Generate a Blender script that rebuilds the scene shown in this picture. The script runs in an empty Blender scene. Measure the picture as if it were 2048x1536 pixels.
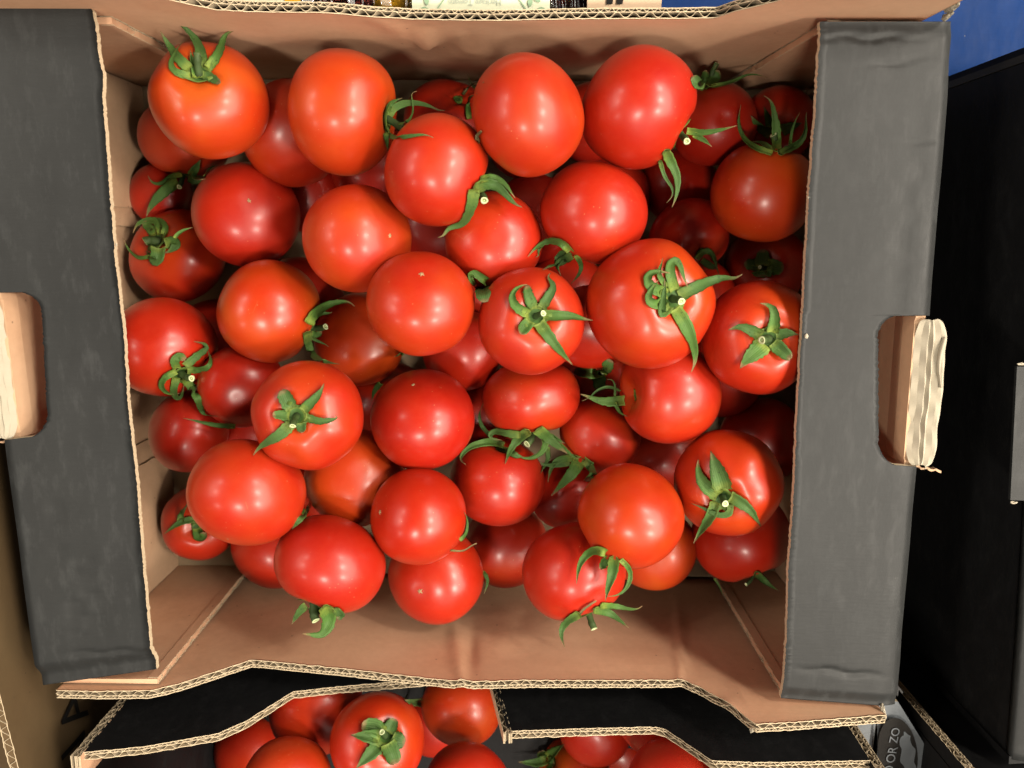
import bpy, bmesh, math, random, json
import numpy as np
from mathutils import Vector, Matrix, Quaternion, noise
MM = 0.001
sc = bpy.context.scene
COL = sc.collection
# ------------------------------------------------------------------ camera
cd = bpy.data.cameras.new('camera'); cam = bpy.data.objects.new('camera', cd); COL.objects.link(cam)
cd.sensor_width = 36.0; cd.lens = 27.194
cd.clip_start = 0.01; cd.clip_end = 60.0
cam.matrix_world = Matrix([[0.999946, -0.008204, 0.006332, 0.025924],
 [0.006913, 0.983226, 0.182261, 0.06078],
 [-0.007721, -0.182208, 0.98323, 0.328065],
 [0, 0, 0, 1]])
cd.dof.use_dof = True; cd.dof.focus_distance = 0.352; cd.dof.aperture_fstop = 14.0
sc.camera = cam
# ------------------------------------------------------------------ light: shop ceiling lamps
w = bpy.data.worlds.new('World'); sc.world = w; w.use_nodes = True
bg = w.node_tree.nodes['Background']; bg.inputs[0].default_value = (1.0, 0.96, 0.9, 1); bg.inputs[1].default_value = 0.045
sc.view_settings.view_transform = 'Standard'; sc.view_settings.look = 'None'
sc.view_settings.exposure = 0.0; sc.view_settings.gamma = 1.0
sc.cycles.use_denoising = True
sc.cycles.max_bounces = 8; sc.cycles.diffuse_bounces = 1; sc.cycles.glossy_bounces = 3; sc.cycles.sample_clamp_indirect = 4.0; sc.cycles.blur_glossy = 0.5
def ceiling_lamp(name, loc, shape, sx, sy, power, col):
    ld = bpy.data.lights.new(name, 'AREA'); ld.shape = shape; ld.size = sx; ld.size_y = sy; ld.energy = power; ld.color = col
    o = bpy.data.objects.new(name, ld); COL.objects.link(o); o.location = loc      # hangs flat on the ceiling, facing straight down
    return o
ceiling_lamp('panel_light', (2.007, 0.295, 1.470), 'RECTANGLE', 2.1, 2.7, 170, (1, 0.905, 0.77))
ceiling_lamp('panel_light', (-1.941, 0.586, 1.470), 'RECTANGLE', 1.2, 1.5, 24, (1, 0.905, 0.77))
ceiling_lamp('panel_light', (0.544, -1.285, 1.470), 'RECTANGLE', 1.5, 1.0, 9, (1, 0.905, 0.77))
ceiling_lamp('spot_light', (-1.333, 0.964, 1.420), 'DISK', 0.24, 0.24, 6, (1, 0.905, 0.77))
ceiling_lamp('spot_light', (-1.491, 0.256, 1.420), 'DISK', 0.24, 0.24, 6, (1, 0.905, 0.77))
ceiling_lamp('spot_light', (1.194, 1.107, 1.420), 'DISK', 0.24, 0.24, 17, (1, 0.905, 0.77))
ceiling_lamp('spot_light', (1.102, 0.278, 1.420), 'DISK', 0.24, 0.24, 21, (1, 0.905, 0.77))
ceiling_lamp('spot_light', (0.972, -0.514, 1.420), 'DISK', 0.24, 0.24, 21, (1, 0.905, 0.77))
ceiling_lamp('spot_light', (-0.125, -0.590, 1.420), 'DISK', 0.24, 0.24, 15, (1, 0.905, 0.77))
ceiling_lamp('spot_light', (-1.391, -0.716, 1.420), 'DISK', 0.24, 0.24, 5, (1, 0.905, 0.77))
# ------------------------------------------------------------------ node helpers
def mat(name):
    m = bpy.data.materials.new(name); m.use_nodes = True
    nt = m.node_tree; b = nt.nodes['Principled BSDF']
    return m, nt, b
def N(nt, typ, **kw):
    n = nt.nodes.new(typ)
    for k, v in kw.items():
        if k.startswith('i_'):
            key = k[2:]; key = int(key) if key.isdigit() else key.replace('_', ' ')
            n.inputs[key].default_value = v
        else: setattr(n, k, v)
    return n
def ramp(nt, stops, fac):
    r = nt.nodes.new('ShaderNodeValToRGB'); e = r.color_ramp.elements
    while len(e) < len(stops): e.new(0.5)
    for k, (p, c) in zip(e, stops): k.position = p; k.color = (c[0], c[1], c[2], 1) if len(c) == 3 else c
    nt.links.new(fac, r.inputs[0]); return r
def mixc(nt, fac, a, b, blend='MIX'):
    m = nt.nodes.new('ShaderNodeMix'); m.data_type = 'RGBA'; m.blend_type = blend
    for sock, v in ((m.inputs[0], fac), (m.inputs[6], a), (m.inputs[7], b)):
        if hasattr(v, 'links'): nt.links.new(v, sock)
        else: sock.default_value = v if not isinstance(v, tuple) or len(v) == 4 else (*v, 1)
    return m.outputs[2]
def bump(nt, b, h, strength, dist=0.0005, prev=None):
    n = nt.nodes.new('ShaderNodeBump'); n.inputs['Strength'].default_value = strength; n.inputs['Distance'].default_value = dist
    nt.links.new(h, n.inputs['Height'])
    if prev: nt.links.new(prev, n.inputs['Normal'])
    nt.links.new(n.outputs[0], b.inputs['Normal']); return n.outputs[0]
def noise_tex(nt, scale, detail=4, rough=.55, co=None, dist=0.0):
    n = N(nt, 'ShaderNodeTexNoise'); n.inputs['Scale'].default_value = scale; n.inputs['Detail'].default_value = detail
    n.inputs['Roughness'].default_value = rough; n.inputs['Distortion'].default_value = dist
    if co is not None: nt.links.new(co, n.inputs['Vector'])
    return n
def mapping(nt, co, scale):
    m = nt.nodes.new('ShaderNodeMapping'); m.inputs['Scale'].default_value = scale; nt.links.new(co, m.inputs[0]); return m.outputs[0]
def math_n(nt, op, a, b=None):
    m = nt.nodes.new('ShaderNodeMath'); m.operation = op
    for i, v in enumerate((a, b)):
        if v is None: continue
        if hasattr(v, 'links'): nt.links.new(v, m.inputs[i])
        else: m.inputs[i].default_value = v
    return m.outputs[0]
# ------------------------------------------------------------------ materials
def tomato_material():
    m, nt, b = mat('tomato_skin')
    tc = N(nt, 'ShaderNodeTexCoord'); oi = N(nt, 'ShaderNodeObjectInfo')
    sep = N(nt, 'ShaderNodeSeparateColor'); nt.links.new(oi.outputs['Color'], sep.inputs[0])
    off = N(nt, 'ShaderNodeVectorMath', operation='ADD')
    nt.links.new(tc.outputs['Object'], off.inputs[0])
    rv = N(nt, 'ShaderNodeCombineXYZ'); rm = math_n(nt, 'MULTIPLY', oi.outputs['Random'], 7.3)
    for i in range(3): nt.links.new(rm, rv.inputs[i])
    nt.links.new(rv.outputs[0], off.inputs[1]); co = off.outputs[0]
    big = noise_tex(nt, 38, 2, .5, co)                       # ripeness drifting over the fruit
    at = N(nt, 'ShaderNodeAttribute'); at.attribute_name = 'shoulder'
    f = math_n(nt, 'ADD', sep.outputs[0], math_n(nt, 'MULTIPLY', math_n(nt, 'SUBTRACT', big.outputs[0], .5), .9))
    f = math_n(nt, 'ADD', f, math_n(nt, 'MULTIPLY', at.outputs['Fac'], .28))
    r = ramp(nt, [(0.0, (.30, .0044, .002)), (.35, (.345, .0105, .002)), (.7, (.375, .030, .0022)), (1.0, (.40, .058, .003))], f)
    fine = noise_tex(nt, 420, 3, .6, co)
    c = mixc(nt, math_n(nt, 'MULTIPLY', fine.outputs[0], .16), r.outputs[0], (.45, .07, .02))
    vo = N(nt, 'ShaderNodeTexVoronoi'); vo.inputs['Scale'].default_value = 330; nt.links.new(co, vo.inputs['Vector'])
    vn = noise_tex(nt, 60, 2, .5, co)
    dots = math_n(nt, 'MULTIPLY', math_n(nt, 'LESS_THAN', vo.outputs['Distance'], .09), math_n(nt, 'GREATER_THAN', vn.outputs[0], .54))
    c = mixc(nt, math_n(nt, 'MULTIPLY', dots, .28), c, (.6, .27, .13))
    # rare corky scratches
    sv = N(nt, 'ShaderNodeTexVoronoi', feature='DISTANCE_TO_EDGE'); sv.inputs['Scale'].default_value = 45
    nt.links.new(mapping(nt, co, (1, .35, 1.7)), sv.inputs['Vector'])
    sn = noise_tex(nt, 26, 1, .5, co)
    scr = math_n(nt, 'MULTIPLY', math_n(nt, 'LESS_THAN', sv.outputs['Distance'], .007), math_n(nt, 'GREATER_THAN', sn.outputs[0], .75))
    c = mixc(nt, math_n(nt, 'MULTIPLY', scr, .15), c, (.5, .2, .08))
    nt.links.new(c, b.inputs['Base Color'])
    rn = noise_tex(nt, 70, 3, .6, co)
    rr = ramp(nt, [(.3, (.30,)*3), (.7, (.42,)*3)], rn.outputs[0])
    nt.links.new(math_n(nt, 'ADD', rr.outputs[0], math_n(nt, 'MULTIPLY', oi.outputs['Random'], .10)), b.inputs['Roughness'])
    b.inputs['IOR'].default_value = 1.42; b.inputs['Specular IOR Level'].default_value = .4
    b.inputs['Coat Weight'].default_value = .4; b.inputs['Coat Roughness'].default_value = .23; b.inputs['Coat IOR'].default_value = 1.38
    b.inputs['Subsurface Weight'].default_value = .06
    b.inputs['Subsurface Radius'].default_value = (1.0, .25, .12); b.inputs['Subsurface Scale'].default_value = .004
    n1 = bump(nt, b, noise_tex(nt, 150, 2, .5, co).outputs[0], .05, .0006)
    bump(nt, b, noise_tex(nt, 1600, 2, .5, co).outputs[0], .05, .0002, n1)
    return m
def green_material(name, base, tip, yellow):
    m, nt, b = mat(name)
    tc = N(nt, 'ShaderNodeTexCoord'); at = N(nt, 'ShaderNodeAttribute'); at.attribute_name = 'along'
    ac = N(nt, 'ShaderNodeAttribute'); ac.attribute_name = 'across'; oi = N(nt, 'ShaderNodeObjectInfo')
    nz = noise_tex(nt, 330, 4, .6, tc.outputs['Object'])
    f = math_n(nt, 'ADD', at.outputs['Fac'], math_n(nt, 'MULTIPLY', math_n(nt, 'SUBTRACT', nz.outputs[0], .5), .35))
    r = ramp(nt, [(0.0, yellow), (.22, base), (.6, tuple(v*.72 for v in base)), (.78, tuple(v*.85 for v in base)), (.93, tip), (1.0, tip)], f)
    c = mixc(nt, math_n(nt, 'MULTIPLY', oi.outputs['Random'], .5), r.outputs[0], (.026, .055, .02))
    # veins run along the sepal
    vv = math_n(nt, 'SINE', math_n(nt, 'MULTIPLY', ac.outputs['Fac'], 26.0))
    c = mixc(nt, math_n(nt, 'MULTIPLY', math_n(nt, 'GREATER_THAN', vv, .55), .22), c, (.11, .18, .05))
    bl = noise_tex(nt, 700, 2, .6, tc.outputs['Object'])
    c = mixc(nt, math_n(nt, 'MULTIPLY', math_n(nt, 'GREATER_THAN', bl.outputs[0], .66), .5), c, (.012, .018, .009))
    nt.links.new(c, b.inputs['Base Color']); b.inputs['Roughness'].default_value = .62; b.inputs['Specular IOR Level'].default_value = .25
    hb = math_n(nt, 'ADD', math_n(nt, 'MULTIPLY', vv, .35), bl.outputs[0])
    bump(nt, b, hb, .35, .0003)
    return m
def plain(name, col, rough=.7, nscale=300, amt=.25, dark=(.3, .3, .3)):
    m, nt, b = mat(name); tc = N(nt, 'ShaderNodeTexCoord')
    nz = noise_tex(nt, nscale, 4, .6, tc.outputs['Object'])
    c = mixc(nt, math_n(nt, 'MULTIPLY', nz.outputs[0], amt), col, tuple(a*d for a, d in zip(col, dark)))
    nt.links.new(c, b.inputs['Base Color']); b.inputs['Roughness'].default_value = rough
    bump(nt, b, nz.outputs[0], .2, .0003)
    return m
def kraft_material(name, col, axis_scale, streak=.09, rough=.78):
    m, nt, b = mat(name); tc = N(nt, 'ShaderNodeTexCoord'); co = tc.outputs['Object']
    n1 = noise_tex(nt, 22, 4, .6, co); n2 = noise_tex(nt, 900, 3, .6, mapping(nt, co, axis_scale))
    n3 = noise_tex(nt, 260, 5, .65, co)
    c = mixc(nt, ramp(nt, [(.35, (0, 0, 0)), (.7, (.75,)*3)], n1.outputs[0]).outputs[0], col, tuple(v*f_ for v, f_ in zip(col, (.78, .68, .6))))
    c = mixc(nt, math_n(nt, 'MULTIPLY', n2.outputs[0], streak), c, tuple(v*.6 for v in col))
    c = mixc(nt, math_n(nt, 'MULTIPLY', n3.outputs[0], .38), c, tuple(min(1, v*1.5) for v in col))
    vo = N(nt, 'ShaderNodeTexVoronoi'); vo.inputs['Scale'].default_value = 130; nt.links.new(co, vo.inputs['Vector'])
    sp = math_n(nt, 'MULTIPLY', math_n(nt, 'LESS_THAN', vo.outputs['Distance'], .07), math_n(nt, 'GREATER_THAN', n1.outputs[0], .55))
    c = mixc(nt, math_n(nt, 'MULTIPLY', sp, .6), c, tuple(v*.3 for v in col))
    nt.links.new(c, b.inputs['Base Color']); b.inputs['Roughness'].default_value = rough
    b.inputs['Specular IOR Level'].default_value = .3
    h = math_n(nt, 'ADD', math_n(nt, 'MULTIPLY', n2.outputs[0], .35), math_n(nt, 'MULTIPLY', n1.outputs[0], 3.0))
    bump(nt, b, h, .18, .0008)
    return m
def print_material(name, col, scuff=.35, rough=.5, spec=.5):
    m, nt, b = mat(name); tc = N(nt, 'ShaderNodeTexCoord'); co = tc.outputs['Object']
    n1 = noise_tex(nt, 26, 5, .62, mapping(nt, co, (1, .45, 1)))
    n2 = noise_tex(nt, 900, 3, .6, mapping(nt, co, (.12, 1, 1)))
    n3 = noise_tex(nt, 120, 6, .7, mapping(nt, co, (1.6, .5, 1)))
    c = mixc(nt, ramp(nt, [(.38, (0, 0, 0)), (.72, (1, 1, 1))], n1.outputs[0]).outputs[0], col, tuple(v*1.45 for v in col))
    c = mixc(nt, ramp(nt, [(.52, (0, 0, 0)), (.75, (scuff,)*3)], n3.outputs[0]).outputs[0], c, tuple(v*2.6 + .01 for v in col))
    c = mixc(nt, math_n(nt, 'MULTIPLY', n2.outputs[0], .3), c, tuple(v*.6 for v in col))
    vo = N(nt, 'ShaderNodeTexVoronoi'); vo.inputs['Scale'].default_value = 95; nt.links.new(co, vo.inputs['Vector'])
    vm = noise_tex(nt, 33, 1, .5, co)
    sp = math_n(nt, 'MULTIPLY', math_n(nt, 'LESS_THAN', vo.outputs['Distance'], .03), math_n(nt, 'GREATER_THAN', vm.outputs[0], .62))
    c = mixc(nt, math_n(nt, 'MULTIPLY', sp, .8), c, (.3, .28, .24))
    nt.links.new(c, b.inputs['Base Color'])
    rr = ramp(nt, [(.3, (rough - .08,)*3), (.7, (rough + .12,)*3)], n3.outputs[0]); nt.links.new(rr.outputs[0], b.inputs['Roughness'])
    b.inputs['Specular IOR Level'].default_value = spec
    h = math_n(nt, 'ADD', math_n(nt, 'MULTIPLY', n2.outputs[0], .5), math_n(nt, 'MULTIPLY', n1.outputs[0], .7))
    bump(nt, b, h, .13, .0008)
    return m
M = dict(
 skin=tomato_material(),
 sepal=green_material('sepal_green', (.060, .135, .022), (.20, .11, .05), (.17, .22, .03)),
 dry=green_material('dry_sepal', (.17, .11, .05), (.21, .13, .06), (.13, .13, .04)),
 stalk=green_material('stalk_green', (.045, .075, .02), (.055, .085, .025), (.02, .028, .012)),
 cut=plain('cut_stalk', (.5, .55, .3), .6, 900, .2),
 pith=plain('stalk_pith', (.2, .29, .09), .6, 900, .3),
 scar=plain('blossom_scar', (.36, .23, .11), .8, 900, .5),
 kraft=kraft_material('kraft_board', (.53, .315, .195), (.05, 1, 1)),
 kraft_end=kraft_material('kraft_end_board', (.45, .29, .18), (1, .05, 1)),
 floor=kraft_material('shaded_base_board', (.29, .21, .13), (.05, 1, 1)),  # pale board toned down, shade of the gaps between tomatoes put into its colour
 edge=plain('cut_board_edge', (.56, .45, .30), .85, 700, .45, (.45, .4, .33)),
 flute=plain('fluted_paper', (.34, .27, .18), .85, 500, .35),
 torn=plain('torn_liner', (.37, .33, .255), .9, 260, .45, (.75, .7, .62)),
 flap=print_material('black_print_top', (.0165, .0172, .0172), .5, .5, .22),
 black=print_material('black_print_shaded', (.006, .006, .0065), .2, .6, .2),  # darker copy of the flap print, shade of upright faces put into its colour
 olive=kraft_material('brown_carton_board', (.085, .054, .024), (1, .05, 1)),
 dark_board=plain('dark_board', (.014, .012, .008), .7),
 ink=plain('black_ink', (.012, .011, .010), .6),
 grey_print=print_material('grey_print', (.06, .068, .076), .3, .45, .5),
 blue=print_material('blue_plastic', (.006, .030, .125), .03, .6, .1),
 shelf=plain('dark_shelf', (.02, .02, .02), .7),
 label=plain('cream_label', (.56, .58, .42), .5, 60, .06),
 label_green=plain('label_green_ink', (.22, .33, .2), .6),
 label_grey=plain('label_grey_ink', (.36, .40, .32), .6),
 card=plain('beige_card', (.48, .34, .22), .7, 90, .12),
 yellow=plain('yellow_tomato_skin', (.72, .36, .015), .25, 90, .2),
 plum=plain('plum_tomato_skin', (.09, .014, .010), .2, 90, .3),
 tray=plain('punnet_tray', (.05, .045, .04), .4),
)
M['ink'].node_tree.nodes['Principled BSDF'].inputs['Specular IOR Level'].default_value = .08
def film_material():
    m, nt, b = mat('clear_film'); b.inputs['Transmission Weight'].default_value = 1.0; b.inputs['Roughness'].default_value = .08
    b.inputs['IOR'].default_value = 1.12; b.inputs['Base Color'].default_value = (.97, .97, .97, 1)
    b.inputs['Coat Weight'].default_value = .6
    return m
M['film'] = film_material()
# ------------------------------------------------------------------ object helpers
def link(o, parent=None):
    COL.objects.link(o)
    if parent is not None: o.parent = parent
    return o
def thing(name, label, cat, group=None, loc=(0, 0, 0)):
    o = bpy.data.objects.new(name, None); COL.objects.link(o); o.location = loc
    o.empty_display_size = .01
    o['label'] = label; o['category'] = cat
    if group: o['group'] = group
    return o
def mesh_obj(name, verts, faces, mats, parent=None, midx=None, smooth=False, attrs=None, kind=None, color=None, scale=MM):
    me = bpy.data.meshes.new(name)
    V = np.asarray(verts, float)*scale
    if parent is not None: V = V - np.array(parent_loc(parent))
    me.from_pydata(V.tolist(), [], faces)
    for mm in (mats if isinstance(mats, (list, tuple)) else [mats]): me.materials.append(mm)
    if midx is not None: me.polygons.foreach_set('material_index', midx)
    if smooth: me.polygons.foreach_set('use_smooth', [True]*len(me.polygons))
    for k, a in (attrs or {}).items():
        at = me.attributes.new(k, 'FLOAT', 'POINT'); at.data.foreach_set('value', list(map(float, a)))
    me.update()
    o = bpy.data.objects.new(name, me); link(o, parent)
    if kind: o['kind'] = kind
    if color: o.color = color
    return o
def parent_loc(p):
    v = Vector(p.location)
    while p.parent is not None: p = p.parent; v += Vector(p.location)
    return v
class MB:
    def __init__(s): s.v = []; s.f = []; s.m = []
    def add(s, verts, faces, mi=0):
        o = len(s.v); s.v += [tuple(map(float, x)) for x in verts]
        s.f += [tuple(i + o for i in f) for f in faces]; s.m += ([mi]*len(faces) if isinstance(mi, int) else list(mi))
    def grid(s, P, mi=0, flip=False):
        P = np.asarray(P, float); n, m = P.shape[:2]
        F = []
        for i in range(n - 1):
            for j in range(m - 1):
                q = (i*m + j, i*m + j + 1, (i+1)*m + j + 1, (i+1)*m + j); F.append(q[::-1] if flip else q)
        s.add(P.reshape(-1, 3), F, mi)
    def slab(s, P, Q, mp=0, mq=0, me=0):
        """closed sheet between two grids"""
        P = np.asarray(P, float); Q = np.asarray(Q, float); n, m = P.shape[:2]; o = n*m
        F = []; mi = []
        idx = lambda i, j: i*m + j
        for i in range(n - 1):
            for j in range(m - 1):
                F.append((idx(i, j), idx(i, j+1), idx(i+1, j+1), idx(i+1, j))); mi.append(mp)
                F.append((o+idx(i, j), o+idx(i+1, j), o+idx(i+1, j+1), o+idx(i, j+1))); mi.append(mq)
        for i in range(n - 1):
            for j in (0, m - 1):
                F.append((idx(i, j), idx(i+1, j), o+idx(i+1, j), o+idx(i, j))); mi.append(me)
        for j in range(m - 1):
            for i in (0, n - 1):
                F.append((idx(i, j), idx(i, j+1), o+idx(i, j+1), o+idx(i, j))); mi.append(me)
        s.add(np.vstack([P.reshape(-1, 3), Q.reshape(-1, 3)]), F, mi)
    def box(s, a, b, mi=0):
        x0, y0, z0 = a; x1, y1, z1 = b
        s.add([(x0,y0,z0),(x1,y0,z0),(x1,y1,z0),(x0,y1,z0),(x0,y0,z1),(x1,y0,z1),(x1,y1,z1),(x0,y1,z1)],
              [(0,3,2,1),(4,5,6,7),(0,1,5,4),(1,2,6,5),(2,3,7,6),(3,0,4,7)], mi)
    def build(s, name, mats, parent=None, **kw): return mesh_obj(name, s.v, s.f, mats, parent, midx=s.m, **kw)
rng = np.random.default_rng(11); random.seed(4)
def smooth_noise(n, step, amp, seed):
    r = np.random.default_rng(seed); k = int(n/step) + 3
    return np.interp(np.arange(n)/step, np.arange(k), r.normal(0, amp, k))
# ------------------------------------------------------------------ corrugated board
def board_wall(parent, name, rim, floor_y, floor_z, sgn, outer_mat, inner_mat, seed=0, creases=(), zfl=18, crush=0.0, bot_scale=1.0):
    """long wall: rim = inner-edge polyline [(x,y,z)], outward = sgn*y. Two liners, a mid liner and two fluted webs show on the cut rim."""
    rim = np.array(rim, float)
    def R_(x): return np.stack([x, np.interp(x, rim[:, 0], rim[:, 1]), np.interp(x, rim[:, 0], rim[:, 2])], -1)
    x0, x1 = rim[0, 0], rim[-1, 0]
    def sheet(xs, off, depth_rows, jit, ph=None, wav=None):
        top = R_(xs); r = np.random.default_rng(seed*31 + int(off*100))
        top[:, 2] += np.interp(xs, np.linspace(x0, x1, 240), r.normal(0, jit, 240))
        rows = []
        for v in depth_rows:                                  # mm below rim, or fraction if negative
            H = top[:, 2] - floor_z
            t = np.clip(v/np.maximum(H, 1), 0, 1) if v >= 0 else np.full(len(xs), -v)
            P = top.copy(); P[:, 2] = top[:, 2]*(1 - t) + floor_z*t; P[:, 1] = top[:, 1]*(1 - t) + floor_y*t
            P[:, 0] = xs*(1 - t*(1 - bot_scale))
            o = off if wav is None else off + wav
            for (cx, cz, wx, wz, a, sl) in creases:
                dx = (P[:, 0] - cx - sl*(P[:, 2] - cz))/wx; dz = (P[:, 2] - cz)/wz
                P[:, 1] -= sgn*a*np.exp(-dx*dx - dz*dz)
            P[:, 1] += sgn*o
            rows.append(P)
        return np.array(rows)
    xs = np.linspace(x0, x1, int((x1 - x0)/.8))
    t1, t2, t3, t4 = .35, 2.45, 2.75, 3.85
    full = [0, 1.2, 4, 9, 16] + [-(k/12) for k in range(3, 13)]
    mb = MB()
    A = sheet(xs, 0, full, .22); B = sheet(xs, t1, full, .22); B[0, :, 2] = A[0, :, 2]
    mb.slab(A, B, 0, 1, 1)
    wall = mb.build(name, [inner_mat, M['edge']], parent, smooth=False)
    for p in wall.data.polygons: p.use_smooth = (p.material_index == 0)
    mb = MB()
    A = sheet(xs, t4, full, .2); B = sheet(xs, t4 + .35, full, .2); B[0, :, 2] = A[0, :, 2]
    mb.slab(A, B, 1, 0, 1)
    mb.build('outer_liner', [outer_mat, M['edge']], wall)
    mb = MB()
    A = sheet(xs, t2, [0, 3, 8, zfl], .25); B = sheet(xs, t3, [0, 3, 8, zfl], .25); B[0, :, 2] = A[0, :, 2]
    mb.slab(A, B, 0, 0, 1)
    for (a, b_, pitch, sd) in ((t1, t2, 6.4, 1), (t3, t4, 3.15, 2)):
        n = int((x1 - x0)/pitch*10); xw = np.linspace(x0, x1, n)
        r = np.random.default_rng(seed*7 + sd)
        ph = np.interp(xw, np.linspace(x0, x1, 60), np.cumsum(r.normal(0, .28, 60)))
        s_ = np.sin(2*math.pi*xw/pitch + ph)
        s_ = np.sign(s_)*np.abs(s_)**.8
        mid = (a + b_)/2; amp = (b_ - a)/2*.96
        wv = s_*amp
        A = sheet(xw, mid, [0, 2.5, 7, zfl], .35, wav=wv); B = sheet(xw, mid + .26, [0, 2.5, 7, zfl], .35, wav=wv); B[0, :, 2] = A[0, :, 2]
        mb.slab(A, B, 0, 0, 1)
    fl = mb.build('fluting', [M['flute'], M['edge']], wall, kind='stuff')
    return wall
def edge_strip(parent, name, P0, P1, across, inward, pitch=6.2, seed=0, liner_mats=None, double=True):
    """cut end of a corrugated board along P0-P1: liners and fluted webs"""
    P0, P1, ac, iw = (np.array(v, float) for v in (P0, P1, across, inward))
    t = np.linalg.norm(ac); u = ac/t; L = np.linalg.norm(P1 - P0)
    m0, m1 = liner_mats or (M['kraft'], M['kraft'])
    r = np.random.default_rng(seed + 50); mb = MB(); n = max(8, int(L/.8))
    def sh(o0, o1, mp, mq, wave=None, nn=n):
        s = np.linspace(0, 1, nn); c = P0 + (P1 - P0)*s[:, None]
        jit = np.interp(s, np.linspace(0, 1, int(L/1.5) + 4), r.normal(0, .18, int(L/1.5) + 4))[:, None]*(iw/np.linalg.norm(iw))
        wv = 0 if wave is None else wave[:, None]*u
        A = np.array([c + u*o0 + wv + jit*(k == 0) + iw*k for k in (0, .15, .5, 1)]); B = np.array([c + u*o1 + wv + jit*(k == 0) + iw*k for k in (0, .15, .5, 1)])
        mb.slab(A, B, mp, mq, 1)
    sh(0, .35, 0, 3, ); sh(t - .35, t, 3, 2)
    bands = [(.35, t*.62, pitch), (t*.62 + .3, t - .35, pitch/2)] if double else [(.35, t - .35, pitch)]
    if double: sh(t*.62, t*.62 + .3, 3, 3)
    for a, b_, p in bands:
        nn = int(L/p*10) + 10; s = np.linspace(0, 1, nn)
        ph = np.interp(s, np.linspace(0, 1, 30), np.cumsum(r.normal(0, .3, 30)))
        sh((a + b_)/2, (a + b_)/2 + .26, 3, 3, np.sin(2*math.pi*s*L/p + ph)*(b_ - a)/2*.95, nn)
    return mb.build(name, [m0, M['edge'], m1, M['flute']], parent)
def edge_stuff(*a, **k):
    o = edge_strip(*a, **k); o['kind'] = 'stuff'; return o

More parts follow.
